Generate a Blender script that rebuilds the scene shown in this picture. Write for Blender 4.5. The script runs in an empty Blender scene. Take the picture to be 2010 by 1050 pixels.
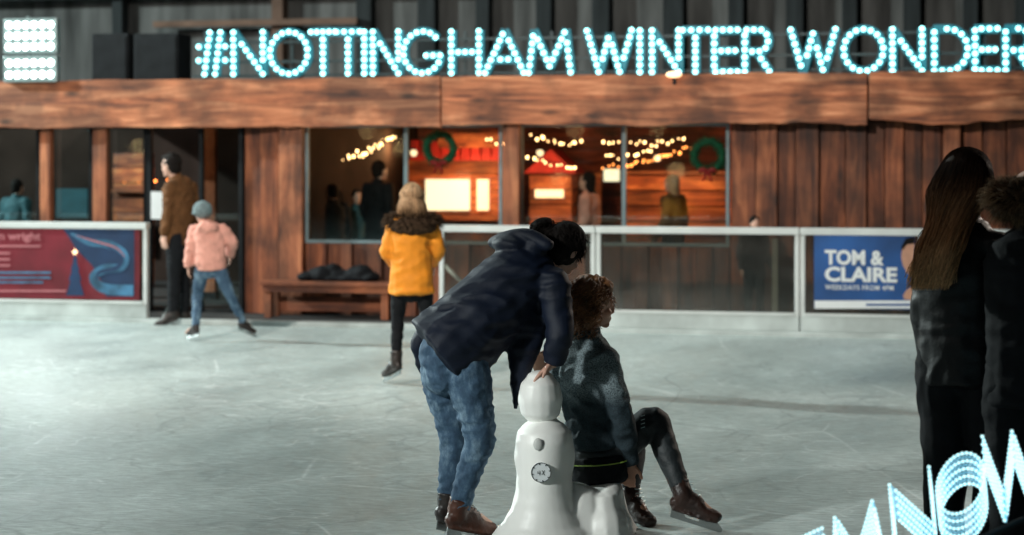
import bpy,bmesh,math,random
from mathutils import Vector,Matrix,noise
random.seed(7)
V=Vector
sc=bpy.context.scene; COL=sc.collection
F=70/36*2010.; H=1.7; CX=1005.; HY=318.
PI=math.pi
def P(px,py,Y): return V(((px-CX)/F*Y,Y,H-(py-HY)/F*Y))
A=math.atan(-0.245); UD=V((math.cos(A),math.sin(A),0)); ND=V((-math.sin(A),math.cos(A),0)); O=V((0,20.05,0))
def W(u,v,z=0): return O+UD*u+ND*v+V((0,0,z))
def UZ(px,py,v):
    k=(px-CX)/F; b=O+ND*v; u=(k*b.y-b.x)/(UD.x-k*UD.y); return u,H-(py-HY)/F*(b.y+u*UD.y)
def U(px,v): return UZ(px,0,v)[0]
def Z(px,py,v): return UZ(px,py,v)[1]
# ------------------------------------------------------------ materials
def nodes(name):
    m=bpy.data.materials.new(name); m.use_nodes=True; nt=m.node_tree; return m,nt,nt.nodes['Principled BSDF']
def N(nt,t,**k):
    n=nt.nodes.new(t)
    for a,b in k.items(): setattr(n,a,b)
    return n
def ramp(nt,stops):
    r=N(nt,'ShaderNodeValToRGB'); e=r.color_ramp.elements
    while len(e)<len(stops): e.new(.5)
    for i,(p,c) in enumerate(stops):
        e[i].position=p; e[i].color=(*c,1) if len(c)==3 else c
    return r
def g3(x): return (x,x,x)
def mat(name,col,rough=.7,var=.2,scale=8,bump=0,bscale=60,metal=0,emit=None,es=0,stretch=(1,1,1),spec=.5,island=None):
    m,nt,b=nodes(name); L=nt.links
    tc=N(nt,'ShaderNodeTexCoord'); mp=N(nt,'ShaderNodeMapping'); mp.inputs['Scale'].default_value=stretch
    L.new(tc.outputs['Object'],mp.inputs[0])
    n=N(nt,'ShaderNodeTexNoise'); n.inputs['Scale'].default_value=scale; n.inputs['Detail'].default_value=6
    L.new(mp.outputs[0],n.inputs['Vector'])
    r=ramp(nt,[(.3,tuple(c*(1-var) for c in col)),(.7,tuple(min(1,c*(1+var)) for c in col))])
    L.new(n.outputs[0],r.inputs[0]); out=r.outputs[0]
    if island:
        geo=N(nt,'ShaderNodeNewGeometry'); ir=ramp(nt,[(0,g3(island[0])),(1,g3(island[1]))]); L.new(geo.outputs['Random Per Island'],ir.inputs[0])
        mu=N(nt,'ShaderNodeMix',data_type='RGBA',blend_type='MULTIPLY'); mu.inputs[0].default_value=1; L.new(out,mu.inputs[6]); L.new(ir.outputs[0],mu.inputs[7]); out=mu.outputs[2]
    L.new(out,b.inputs['Base Color'])
    b.inputs['Roughness'].default_value=rough; b.inputs['Metallic'].default_value=metal; b.inputs['Specular IOR Level'].default_value=spec
    if bump:
        n2=N(nt,'ShaderNodeTexNoise'); n2.inputs['Scale'].default_value=bscale; n2.inputs['Detail'].default_value=5
        L.new(mp.outputs[0],n2.inputs['Vector'])
        bp=N(nt,'ShaderNodeBump'); bp.inputs['Strength'].default_value=bump; bp.inputs['Distance'].default_value=.01
        L.new(n2.outputs[0],bp.inputs['Height']); L.new(bp.outputs[0],b.inputs['Normal'])
    if emit: b.inputs['Emission Color'].default_value=(*emit,1); b.inputs['Emission Strength'].default_value=es; m.cycles.emission_sampling='NONE'
    return m
def wood(name,dark,mid,light,grain='z',rough=.65,scale=1.):
    m,nt,b=nodes(name); L=nt.links
    tc=N(nt,'ShaderNodeTexCoord'); geo=N(nt,'ShaderNodeNewGeometry')
    mp=N(nt,'ShaderNodeMapping'); s={'x':(.9,9,9),'z':(9,9,.9)}[grain]; mp.inputs['Scale'].default_value=tuple(q*scale for q in s)
    ad=N(nt,'ShaderNodeVectorMath',operation='ADD'); sc_=N(nt,'ShaderNodeVectorMath',operation='SCALE'); sc_.inputs[3].default_value=30
    cb=N(nt,'ShaderNodeCombineXYZ')
    for i in range(3): L.new(geo.outputs['Random Per Island'],cb.inputs[i])
    L.new(cb.outputs[0],sc_.inputs[0]); L.new(tc.outputs['Object'],mp.inputs[0]); L.new(mp.outputs[0],ad.inputs[0]); L.new(sc_.outputs[0],ad.inputs[1])
    n=N(nt,'ShaderNodeTexNoise'); n.inputs['Scale'].default_value=1.; n.inputs['Detail'].default_value=9; n.inputs['Roughness'].default_value=.65; n.inputs['Distortion'].default_value=.8
    L.new(ad.outputs[0],n.inputs['Vector'])
    r=ramp(nt,[(.33,dark),(.5,mid),(.66,light)]); L.new(n.outputs[0],r.inputs[0])
    mp2=N(nt,'ShaderNodeMapping'); mp2.inputs['Scale'].default_value={'x':(1.1,3.2,3.2),'z':(3.2,3.2,1.1)}[grain]; L.new(tc.outputs['Object'],mp2.inputs[0])
    ad2=N(nt,'ShaderNodeVectorMath',operation='ADD'); L.new(mp2.outputs[0],ad2.inputs[0]); L.new(sc_.outputs[0],ad2.inputs[1])
    vo=N(nt,'ShaderNodeTexVoronoi'); vo.inputs['Scale'].default_value=1.3; L.new(ad2.outputs[0],vo.inputs['Vector'])
    kr=ramp(nt,[(.05,g3(.18)),(.2,g3(1))]); L.new(vo.outputs['Distance'],kr.inputs[0])
    mu=N(nt,'ShaderNodeMix',data_type='RGBA',blend_type='MULTIPLY'); mu.inputs[0].default_value=1
    L.new(r.outputs[0],mu.inputs[6]); L.new(kr.outputs[0],mu.inputs[7])
    st=N(nt,'ShaderNodeTexNoise'); st.inputs['Scale'].default_value=2.2; st.inputs['Detail'].default_value=5; L.new(tc.outputs['Object'],st.inputs['Vector'])
    sr=ramp(nt,[(.38,g3(.42)),(.6,g3(1.1))]); L.new(st.outputs[0],sr.inputs[0])
    mu3=N(nt,'ShaderNodeMix',data_type='RGBA',blend_type='MULTIPLY'); mu3.inputs[0].default_value=1; L.new(mu.outputs[2],mu3.inputs[6]); L.new(sr.outputs[0],mu3.inputs[7])
    ir=ramp(nt,[(0,g3(.55)),(1,g3(1.2))]); L.new(geo.outputs['Random Per Island'],ir.inputs[0])
    mu2=N(nt,'ShaderNodeMix',data_type='RGBA',blend_type='MULTIPLY'); mu2.inputs[0].default_value=1
    L.new(mu3.outputs[2],mu2.inputs[6]); L.new(ir.outputs[0],mu2.inputs[7]); L.new(mu2.outputs[2],b.inputs['Base Color'])
    bp=N(nt,'ShaderNodeBump'); bp.inputs['Strength'].default_value=.5; bp.inputs['Distance'].default_value=.01
    L.new(n.outputs[0],bp.inputs['Height']); L.new(bp.outputs[0],b.inputs['Normal']); b.inputs['Roughness'].default_value=rough
    return m
def glassy(name,tint,gl=.1,rough=.05,rim=.0,dc=(.35,.4,.4)):
    m=bpy.data.materials.new(name); m.use_nodes=True; nt=m.node_tree; nt.nodes.clear(); L=nt.links
    o=N(nt,'ShaderNodeOutputMaterial'); t=N(nt,'ShaderNodeBsdfTransparent'); t.inputs[0].default_value=(*tint,1)
    g=N(nt,'ShaderNodeBsdfGlossy'); g.inputs['Roughness'].default_value=rough; g.inputs[0].default_value=(.8,.9,.9,1)
    d=N(nt,'ShaderNodeBsdfDiffuse'); d.inputs[0].default_value=(*dc,1)
    n=N(nt,'ShaderNodeTexNoise'); n.inputs['Scale'].default_value=3; tc=N(nt,'ShaderNodeTexCoord'); L.new(tc.outputs['Object'],n.inputs['Vector'])
    mr=N(nt,'ShaderNodeMapRange'); mr.inputs[1].default_value=.35; mr.inputs[2].default_value=.8; mr.inputs[3].default_value=rim*.3; mr.inputs[4].default_value=rim*1.6; L.new(n.outputs[0],mr.inputs[0])
    m1=N(nt,'ShaderNodeMixShader'); m1.inputs[0].default_value=gl; L.new(t.outputs[0],m1.inputs[1]); L.new(g.outputs[0],m1.inputs[2])
    m2=N(nt,'ShaderNodeMixShader'); L.new(mr.outputs[0],m2.inputs[0]); L.new(m1.outputs[0],m2.inputs[1]); L.new(d.outputs[0],m2.inputs[2])
    L.new(m2.outputs[0],o.inputs[0]); return m
def emat(name,col,s):
    return mat(name,tuple(min(1,c) for c in col),.5,.05,5,emit=col,es=s)
M={}
M['fascia']=wood('fascia_wood',(.10,.027,.011),(.37,.115,.045),(.66,.27,.13),'x')
M['plank']=wood('plank_wood',(.06,.014,.005),(.21,.057,.020),(.40,.13,.05),'z')
M['post']=wood('post_wood',(.15,.045,.016),(.38,.12,.05),(.56,.21,.09),'z')
M['bench']=wood('bench_wood',(.10,.025,.010),(.28,.08,.03),(.45,.15,.06),'x')
M['inwood']=wood('interior_wood',(.12,.02,.007),(.46,.11,.035),(.8,.28,.09),'x',scale=1.5)
M['inred']=wood('interior_red_wood',(.04,.006,.003),(.16,.024,.010),(.36,.07,.026),'x',scale=1.5)
M['white_pl']=mat('white_barrier_plastic',(.66,.70,.69),.4,.1,4,.1,20)
M['metal']=mat('pale_metal',(.4,.5,.5),.35,.1,6,metal=.6)
M['dark']=mat('dark_paint',(.012,.014,.016),.85,.3,6,.1,spec=.2)
M['darkwall']=mat('dark_wall',(.105,.108,.106),.9,.5,1.2,.2,8,stretch=(4,4,.5),spec=.1)
M['inwall']=mat('dark_interior_wall',(.035,.022,.018),.9,.5,1.2,.2,8,spec=.1)
M['colm']=mat('dark_column',(.026,.032,.034),.8,.4,2,.1,8,stretch=(4,4,.4),spec=.2)
M['beamd']=mat('brown_beam',(.15,.095,.07),.8,.4,2,.1,8,spec=.2)
M['deck']=mat('rubber_deck',(.02,.02,.02),.85,.4,3,.3,30)
M['ground']=mat('ground_asphalt',(.03,.03,.03),.9,.3,2,.3,30)
M['pane']=glassy('window_glass',(.86,.95,.95),.10)
M['acryl']=glassy('scuffed_acrylic',(.60,.59,.54),.05,.12,.07,(.3,.28,.26))
M['bulb']=emat('cyan_bulb',(.38,.98,1.),3.8)
M['lback']=mat('teal_glow_channel',(.02,.08,.10),.5,.2,5,emit=(.0,.27,.35),es=.5)  # faint emission stands in for the bulbs' glow on the letter backing
M['rail']=mat('rail_steel',(.03,.05,.055),.5)
M['warm']=emat('warm_bulb',(1.,.50,.20),14)
M['orangeb']=emat('orange_bulb',(1.,.25,.05),10)
M['flood']=emat('flood_led',(.82,1.,.98),14)
M['screen']=emat('screen_glow',(1.,.84,.58),1.5)
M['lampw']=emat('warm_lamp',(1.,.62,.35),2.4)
M['green']=mat('wreath_green',(.01,.12,.05),.8,.5,30,.5,60)
M['red']=mat('red_ribbon',(.5,.02,.015),.6)
M['skin']=mat('skin',(.52,.27,.18),.5,.1,14,.05,80)
M['skin2']=mat('pale_skin',(.62,.36,.27),.5,.08,14,.05,80)
M['navy']=mat('navy_jacket',(.0034,.0075,.020),.6,.25,7,.25,200,spec=.33)
M['black']=mat('black_fabric',(.007,.008,.010),.8,.3,9,.2,200,spec=.18)
M['leather']=mat('black_leather',(.005,.0055,.0065),.5,.25,9,.15,90,spec=.28)
M['brownj']=mat('brown_jacket',(.12,.05,.018),.85,.25,10,.3,120,spec=.2)
M['pink']=mat('pink_fleece',(.72,.33,.26),.85,.15,12,.3,120)
M['mustard']=mat('mustard_coat',(.80,.27,.010),.75,.15,9,.25,120)
M['beanie']=mat('grey_beanie',(.15,.20,.21),.9,.3,60,.6,120)
M['tealj']=mat('teal_jacket',(.02,.08,.1),.8)
M['boot']=mat('dark_boot',(.02,.014,.012),.42,.4,14,.3,60)
M['bootb']=mat('brown_boot',(.075,.022,.010),.42,.5,14,.3,60)
M['bootd']=mat('dark_brown_boot',(.030,.014,.010),.45,.5,14,.3,60)
M['blade']=mat('steel_blade',(.5,.52,.52),.25,metal=1)
M['hairk']=mat('dark_hair',(.009,.0065,.0055),.8,.4,30,stretch=(6,6,.6),spec=.15)
M['haira']=mat('auburn_hair',(.29,.125,.05),.5,.6,16,island=(.6,1.2))
M['hairb']=mat('blonde_hair',(.46,.28,.15),.6,.4,26,stretch=(6,6,.4),spec=.3,island=(.35,1.25))
M['fur']=mat('brown_fur',(.05,.03,.018),.85,.6,30,spec=.1)
M['furt']=mat('tan_fur_tips',(.16,.095,.052),.85,.7,30,spec=.1,island=(.3,1.3))
M['aid']=mat('moulded_white_plastic',(.93,.93,.89),.42,.02,5,.04,30)
M['aidb']=mat('moulded_button_plastic',(.62,.63,.60),.45,.02,5)
M['banr']=mat('banner_red',(.16,.009,.02),.5,.3,3)
M['banb']=mat('banner_blue',(.008,.03,.085),.5,.3,3)
M['banl']=mat('banner_light_blue',(.04,.14,.25),.5,.6,5)
M['bant']=mat('banner_tree_blue',(.01,.035,.10),.5)
M['banp']=mat('banner_pink',(.45,.15,.17),.5)
M['adb']=mat('advert_blue',(.012,.085,.29),.4,.45,1.5)
M['adw']=mat('advert_white',(.8,.84,.85),.4,.03)
M['kick']=mat('kickboard_white',(.5,.56,.55),.45,.25,3,.1,12)
M['legg']=mat('dark_leggings',(.018,.024,.027),.6,.3,20,.2,100)
M['lime']=mat('lime_stripe',(.35,.5,.08),.6)
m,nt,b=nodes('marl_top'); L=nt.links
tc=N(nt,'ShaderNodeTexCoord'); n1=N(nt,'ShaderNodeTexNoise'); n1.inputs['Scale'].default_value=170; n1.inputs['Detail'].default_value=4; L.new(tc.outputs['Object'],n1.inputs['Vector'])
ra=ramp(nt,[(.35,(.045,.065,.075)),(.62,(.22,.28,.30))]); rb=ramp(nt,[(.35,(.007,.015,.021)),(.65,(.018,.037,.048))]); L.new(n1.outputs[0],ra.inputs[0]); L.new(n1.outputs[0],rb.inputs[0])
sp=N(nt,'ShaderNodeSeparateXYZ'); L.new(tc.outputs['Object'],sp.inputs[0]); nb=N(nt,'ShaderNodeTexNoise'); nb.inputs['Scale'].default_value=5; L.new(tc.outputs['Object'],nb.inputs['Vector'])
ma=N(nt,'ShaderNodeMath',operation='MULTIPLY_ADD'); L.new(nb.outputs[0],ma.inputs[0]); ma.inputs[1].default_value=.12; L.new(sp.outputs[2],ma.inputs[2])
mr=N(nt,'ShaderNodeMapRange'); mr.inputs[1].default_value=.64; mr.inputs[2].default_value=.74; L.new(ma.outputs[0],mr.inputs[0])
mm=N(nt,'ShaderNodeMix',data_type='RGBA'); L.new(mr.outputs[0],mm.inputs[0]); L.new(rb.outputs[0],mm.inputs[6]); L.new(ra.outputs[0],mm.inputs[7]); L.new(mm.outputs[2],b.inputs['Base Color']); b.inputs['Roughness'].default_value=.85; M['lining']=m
m,nt,b=nodes('denim'); L=nt.links
tc=N(nt,'ShaderNodeTexCoord'); n1=N(nt,'ShaderNodeTexNoise'); n1.inputs['Scale'].default_value=8; n1.inputs['Detail'].default_value=9; n1.inputs['Roughness'].default_value=.72
mp=N(nt,'ShaderNodeMapping'); mp.inputs['Scale'].default_value=(1.3,1.3,.7); L.new(tc.outputs['Object'],mp.inputs[0]); L.new(mp.outputs[0],n1.inputs['Vector'])
r=ramp(nt,[(.32,(.014,.036,.070)),(.5,(.048,.10,.165)),(.68,(.20,.30,.38))]); L.new(n1.outputs[0],r.inputs[0]); L.new(r.outputs[0],b.inputs['Base Color']); b.inputs['Roughness'].default_value=.85
n2=N(nt,'ShaderNodeTexNoise'); n2.inputs['Scale'].default_value=160; bp=N(nt,'ShaderNodeBump'); bp.inputs['Strength'].default_value=.5; bp.inputs['Distance'].default_value=.003
L.new(tc.outputs['Object'],n2.inputs['Vector']); L.new(n2.outputs[0],bp.inputs['Height']); L.new(bp.outputs[0],b.inputs['Normal']); M['denim']=m
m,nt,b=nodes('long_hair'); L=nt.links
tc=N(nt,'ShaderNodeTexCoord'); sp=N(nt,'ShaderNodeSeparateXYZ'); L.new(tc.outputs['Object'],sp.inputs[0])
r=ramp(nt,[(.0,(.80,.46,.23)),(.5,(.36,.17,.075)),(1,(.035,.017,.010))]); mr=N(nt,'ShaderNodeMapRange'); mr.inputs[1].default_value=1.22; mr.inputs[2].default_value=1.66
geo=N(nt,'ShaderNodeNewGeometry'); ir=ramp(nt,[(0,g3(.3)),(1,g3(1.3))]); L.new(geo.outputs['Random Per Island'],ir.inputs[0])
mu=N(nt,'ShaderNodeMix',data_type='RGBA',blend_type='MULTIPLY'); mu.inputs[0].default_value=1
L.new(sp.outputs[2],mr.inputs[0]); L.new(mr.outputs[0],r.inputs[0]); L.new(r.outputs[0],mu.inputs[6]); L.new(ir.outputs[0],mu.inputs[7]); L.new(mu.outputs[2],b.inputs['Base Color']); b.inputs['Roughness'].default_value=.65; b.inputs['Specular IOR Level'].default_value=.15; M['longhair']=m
# ice
m,nt,b=nodes('skated_ice'); L=nt.links
tc=N(nt,'ShaderNodeTexCoord')
n0=N(nt,'ShaderNodeTexNoise'); n0.inputs['Scale'].default_value=.8; n0.inputs['Detail'].default_value=7; n0.inputs['Roughness'].default_value=.62
mp=N(nt,'ShaderNodeMapping'); mp.inputs['Scale'].default_value=(1,.45,1); L.new(tc.outputs['Object'],mp.inputs[0]); L.new(mp.outputs[0],n0.inputs['Vector'])
base=ramp(nt,[(.3,(.34,.405,.40)),(.55,(.50,.57,.555)),(.75,(.66,.73,.71))]); L.new(n0.outputs[0],base.inputs[0])
cur=base.outputs[0]; hsum=None
for i,(scl,rot,wd,wt,st) in enumerate([(.55,.3,.012,.46,(1,1,1)),(.9,1.3,.014,.46,(1,.5,1)),(1.9,2.2,.016,.38,(1,1,1)),(3.4,.9,.03,.40,(1,.5,1)),(5.5,2.7,.03,.34,(.5,1,1))]):
    mp=N(nt,'ShaderNodeMapping'); mp.inputs['Rotation'].default_value=(0,0,rot); mp.inputs['Scale'].default_value=st; mp.inputs['Location'].default_value=(i*7.3,i*3.1,0)
    wn=N(nt,'ShaderNodeTexNoise'); wn.inputs['Scale'].default_value=.25*scl+.1; L.new(tc.outputs['Object'],wn.inputs['Vector'])
    mx=N(nt,'ShaderNodeVectorMath',operation='SCALE'); mx.inputs[3].default_value=1.2; L.new(wn.outputs[1],mx.inputs[0])
    ad=N(nt,'ShaderNodeVectorMath',operation='ADD'); L.new(tc.outputs['Object'],ad.inputs[0]); L.new(mx.outputs[0],ad.inputs[1]); L.new(ad.outputs[0],mp.inputs[0])
    vo=N(nt,'ShaderNodeTexVoronoi',feature='DISTANCE_TO_EDGE'); vo.inputs['Scale'].default_value=scl; L.new(mp.outputs[0],vo.inputs['Vector'])
    rr=ramp(nt,[(0,g3(wt)),(wd*scl**.5,g3(0))]); L.new(vo.outputs['Distance'],rr.inputs[0])
    mk=N(nt,'ShaderNodeTexNoise'); mk.inputs['Scale'].default_value=1.1+i*.3; L.new(mp.outputs[0],mk.inputs['Vector'])
    mkr=ramp(nt,[(.47,g3(0)),(.62,g3(1))]); L.new(mk.outputs[0],mkr.inputs[0])
    ml=N(nt,'ShaderNodeMath',operation='MULTIPLY'); L.new(rr.outputs[0],ml.inputs[0]); L.new(mkr.outputs[0],ml.inputs[1])
    mm=N(nt,'ShaderNodeMix',data_type='RGBA'); L.new(ml.outputs[0],mm.inputs[0]); L.new(cur,mm.inputs[6])
    mm.inputs[7].default_value=(.92,.97,.96,1) if i in (0,2,4) else (.18,.22,.23,1); cur=mm.outputs[2]
    if hsum is None: hsum=ml.outputs[0]
    else:
        a_=N(nt,'ShaderNodeMath',operation='ADD'); L.new(hsum,a_.inputs[0]); L.new(ml.outputs[0],a_.inputs[1]); hsum=a_.outputs[0]
n3=N(nt,'ShaderNodeTexNoise'); n3.inputs['Scale'].default_value=30; n3.inputs['Detail'].default_value=8; n3.inputs['Roughness'].default_value=.8
mp=N(nt,'ShaderNodeMapping'); mp.inputs['Scale'].default_value=(.3,1,1); mp.inputs['Rotation'].default_value=(0,0,.3); L.new(tc.outputs['Object'],mp.inputs[0]); L.new(mp.outputs[0],n3.inputs['Vector'])
fr=ramp(nt,[(.32,g3(.48)),(.68,g3(1.22))]); L.new(n3.outputs[0],fr.inputs[0])
mu=N(nt,'ShaderNodeMix',data_type='RGBA',blend_type='MULTIPLY'); mu.inputs[0].default_value=1; L.new(cur,mu.inputs[6]); L.new(fr.outputs[0],mu.inputs[7]); L.new(mu.outputs[2],b.inputs['Base Color'])
rr=ramp(nt,[(.35,g3(.34)),(.7,g3(.60))]); L.new(n0.outputs[0],rr.inputs[0]); L.new(rr.outputs[0],b.inputs['Roughness'])
a_=N(nt,'ShaderNodeMath',operation='SUBTRACT'); L.new(n3.outputs[0],a_.inputs[0]); L.new(hsum,a_.inputs[1])
bp=N(nt,'ShaderNodeBump'); bp.inputs['Strength'].default_value=.55; bp.inputs['Distance'].default_value=.006; L.new(a_.outputs[0],bp.inputs['Height']); L.new(bp.outputs[0],b.inputs['Normal'])
M['ice']=m
# ------------------------------------------------------------ object helpers
OFF={}
def setp(o,label=None,cat=None,group=None,kind=None):
    if label: o['label']=label
    if cat: o['category']=cat
    if group: o['group']=group
    if kind: o['kind']=kind
    return o
def wthing(name,label,cat,u,v,z=0,group=None):
    o=bpy.data.objects.new(name,None); COL.objects.link(o); o.location=W(u,v,z); o.rotation_euler=(0,0,A); o.empty_display_size=.2
    OFF[o.name]=V((u,v,z)); return setp(o,label,cat,group)
def thing(name,label,cat,loc,group=None):
    o=bpy.data.objects.new(name,None); COL.objects.link(o); o.location=loc; o.empty_display_size=.2
    OFF[o.name]=V(loc); return setp(o,label,cat,group)
def put(name,bm,m,parent,bevel=0,smooth=False,label=None,seg=2):
    me=bpy.data.meshes.new(name); off=OFF[parent.name] if parent else V((0,0,0))
    bmesh.ops.recalc_face_normals(bm,faces=bm.faces)
    if off.length>0: bmesh.ops.translate(bm,verts=bm.verts,vec=-off)
    bm.to_mesh(me); bm.free()
    if smooth: me.polygons.foreach_set('use_smooth',[True]*len(me.polygons))
    o=bpy.data.objects.new(name,me); COL.objects.link(o); me.materials.append(m)
    if parent: o.parent=parent; OFF[o.name]=off
    if bevel:
        md=o.modifiers.new('bevel','BEVEL'); md.width=bevel; md.segments=seg; md.limit_method='ANGLE'
    if label: o['label']=label
    return o
def top(name,bm,m,label,cat,u,v,z=0,group=None,wall=True,**k):
    off=V((u,v,z)); bmesh.ops.translate(bm,verts=bm.verts,vec=-off); o=put(name,bm,m,None,**k)
    if wall: o.location=W(u,v,z); o.rotation_euler=(0,0,A)
    else: o.location=off
    return setp(o,label,cat,group)
def B(): return bmesh.new()
def box(bm,x0,x1,y0,y1,z0,z1):
    if x1<x0: x0,x1=x1,x0
    m=Matrix.Translation(((x0+x1)/2,(y0+y1)/2,(z0+z1)/2))@Matrix.Diagonal((x1-x0,y1-y0,z1-z0,1))
    bmesh.ops.create_cube(bm,size=1,matrix=m); return bm
def bx(*a): return box(B(),*a)
def tube(bm,pts,r,n=8,r2=None):
    rings=[]; prev=None
    for i,p in enumerate(pts):
        t=(pts[min(i+1,len(pts)-1)]-pts[max(i-1,0)]).normalized()
        if prev is None: prev=t.orthogonal()
        s=(prev-t*prev.dot(t)); s=s.normalized() if s.length>1e-6 else t.orthogonal().normalized(); prev=s; w=t.cross(s)
        rr=r if r2 is None else r+(r2-r)*i/(len(pts)-1)
        rings.append([bm.verts.new(p+(s*math.cos(2*PI*j/n)+w*math.sin(2*PI*j/n))*rr) for j in range(n)])
    for a,b_ in zip(rings,rings[1:]):
        for j in range(n): bm.faces.new((a[j],a[(j+1)%n],b_[(j+1)%n],b_[j]))
    bm.faces.new(rings[0][::-1]); bm.faces.new(rings[-1]); return bm
def prism(bm,pts,y0,y1):
    a=[bm.verts.new((x,y0,z)) for x,z in pts]; b_=[bm.verts.new((x,y1,z)) for x,z in pts]; n=len(pts)
    bm.faces.new(a); bm.faces.new(b_[::-1])
    for i in range(n): bm.faces.new((a[i],b_[i],b_[(i+1)%n],a[(i+1)%n]))
    return bm
def ball(bm,c,r,sub=2,sc3=(1,1,1)):
    bmesh.ops.create_icosphere(bm,subdivisions=sub,radius=r,matrix=Matrix.Translation(c)@Matrix.Diagonal((*sc3,1))); return bm
def textbm(s,x,y,z,h,bold=0,w=None,sp=1.):
    cu=bpy.data.curves.new('t','FONT'); cu.body=s; cu.size=h/.72; cu.offset=bold; cu.extrude=.001; cu.resolution_u=3; cu.space_character=sp
    ob=bpy.data.objects.new('t',cu); COL.objects.link(ob); dg=bpy.context.evaluated_depsgraph_get()
    me=bpy.data.meshes.new_from_object(ob.evaluated_get(dg)); bm=B(); bm.from_mesh(me)
    bpy.data.objects.remove(ob); bpy.data.meshes.remove(me)
    xs=[v.co.x for v in bm.verts]; x0=min(xs); wd=max(xs)-x0; sx=(w/wd) if w else 1
    for v in bm.verts: v.co=V((x+(v.co.x-x0)*sx, y+v.co.z, z+v.co.y))
    return bm
# ------------------------------------------------------------ setting
bm=B(); bmesh.ops.create_grid(bm,x_segments=1,y_segments=1,size=300); o=put('ground',bm,M['ground'],None); o.location=(0,0,-.03); setp(o,kind='structure')
def flat(name,u0,u1,v0,v1,z,m):
    bm=B(); vs=[bm.verts.new((u,v,z)) for u,v in ((u0,v0),(u1,v0),(u1,v1),(u0,v1))]; bm.faces.new(vs)
    o=put(name,bm,m,None); o.location=O; o.rotation_euler=(0,0,A); return setp(o,kind='structure')
flat('ice',-22,18,-34,-.02,0,M['ice'])
flat('walkway',-22,18,.12,30,-.004,M['deck'])
o=put('kerb',bx(-22,18,-.02,.12,-.02,.05),M['kick'],None,bevel=.01); o.location=O; o.rotation_euler=(0,0,A); setp(o,kind='structure')
# ------------------------------------------------------------ cabin
VH=1.6
cab=wthing('wooden_cabin','long rinkside timber cabin with plank walls, big windows and a rough double board fascia','cabin',0,VH)
def pbox(bm,px0,px1,py0,py1,v0,v1):
    u0,z1=UZ(px0,py0,v0); u1=U(px1,v0); z0=Z((px0+px1)/2,py1,v0); box(bm,u0,u1,v0,v1,z0,z1); return bm
ZB=2.12; ZT=2.62
def planks(px0,px1,z0,z1,wd=.20,v=VH,jit=.012,gap=.012):
    bm=B(); u=U(px0,v); ue=U(px1,v); k=0
    while u<ue-.03:
        w=min(wd*random.uniform(.75,1.2),ue-u); d=(.045 if k%2 else 0)+random.uniform(0,jit)
        box(bm,u+gap/2,u+w-gap/2,v-d,v+.04,z0,z1); u+=w; k+=1
    return bm
ZW=Z(700,478,VH)
put('plank_wall',planks(480,598,0,ZB,.22),M['plank'],cab,bevel=.004)
put('plank_wall',planks(600,1432,0,ZW,.17),M['plank'],cab,bevel=.004)
put('plank_wall',planks(1434,2200,0,ZB,.24),M['plank'],cab,bevel=.004)
put('plank_wall',planks(-150,288,0,.98,.2),M['plank'],cab,bevel=.004)
put('backing_wall',bx(U(480,VH),U(598,VH),VH+.045,VH+.1,0,ZB+.2),M['dark'],cab)
put('backing_wall',bx(U(600,VH),U(1432,VH),VH+.045,VH+.1,0,ZW-.01),M['dark'],cab)
put('backing_wall',bx(U(1434,VH),U(2200,VH),VH+.045,VH+.1,0,ZB+.2),M['dark'],cab)
for px,w in ((88,20),(195,27),(570,46),(1003,31),(1869,32)):
    v=VH-.14; put('post',bx(U(px-w/2,v),U(px+w/2,v),v,v+.1,0,ZB+.02),M['post'],cab,bevel=.008)
def wany(px0,px1,z0,z1,v0,v1,seed,al=.015,at=.012):
    bm=B(); u0=U(px0,v0); u1=U(px1,v0); n=max(4,int((u1-u0)/.07)); rows=[]
    for i in range(n+1):
        u=u0+(u1-u0)*i/n
        lo=z0+al*noise.noise(V((u*1.3,seed,0)))*1.6+al*.5*noise.noise(V((u*6,seed,3))); hi=z1+at*noise.noise(V((u*1.1,seed,9)))*1.6
        dv=.006*noise.noise(V((u*2,seed,5)))
        rows.append([bm.verts.new((u,v0+dv,lo)),bm.verts.new((u,v0+dv,hi)),bm.verts.new((u,v1,hi)),bm.verts.new((u,v1,lo))])
    for a,b_ in zip(rows,rows[1:]):
        for j in range(4): bm.faces.new((a[j],b_[j],b_[(j+1)%4],a[(j+1)%4]))
    bm.faces.new(rows[0]); bm.faces.new(rows[-1][::-1]); return bm
for i,(a,b_) in enumerate(((-160,864),(867,1702),(1706,2200))):
    pr=[0,.02,.05][i]
    put('fascia_board',wany(a,b_,2.09+.01*i,2.375,1.36-pr,1.44,i*3+1,.032),M['fascia'],cab,bevel=.006)
    put('fascia_board',wany(a,b_,2.36,2.63,1.39-pr,1.45,i*5+2,.02),M['fascia'],cab,bevel=.006)
put('roof',bx(U(-160,1.46),U(2200,1.46),1.46,7.2,ZT-.12,ZT-.04),M['dark'],cab)
def window(px0,px1,z0,z1,mull=(),mt='metal'):
    v=VH; u0=U(px0,v); u1=U(px1,v); bm=B(); t=.035
    box(bm,u0,u0+t,v-.02,v+.03,z0,z1); box(bm,u1-t,u1,v-.02,v+.03,z0,z1); box(bm,u0+t,u1-t,v-.02,v+.03,z0,z0+t); box(bm,u0+t,u1-t,v-.02,v+.03,z1-t,z1)
    for q in mull: uq=U(q,v); box(bm,uq-.022,uq+.022,v-.017,v+.028,z0+t,z1-t)
    fr=put('window',bm,M[mt],cab,bevel=.003)
    put('pane',bx(u0+t,u1-t,v+.004,v+.010,z0+t,z1-t),M['pane'],fr)
M['frm']=mat('blue_grey_frame',(.16,.23,.25),.5,.2,6)
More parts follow.
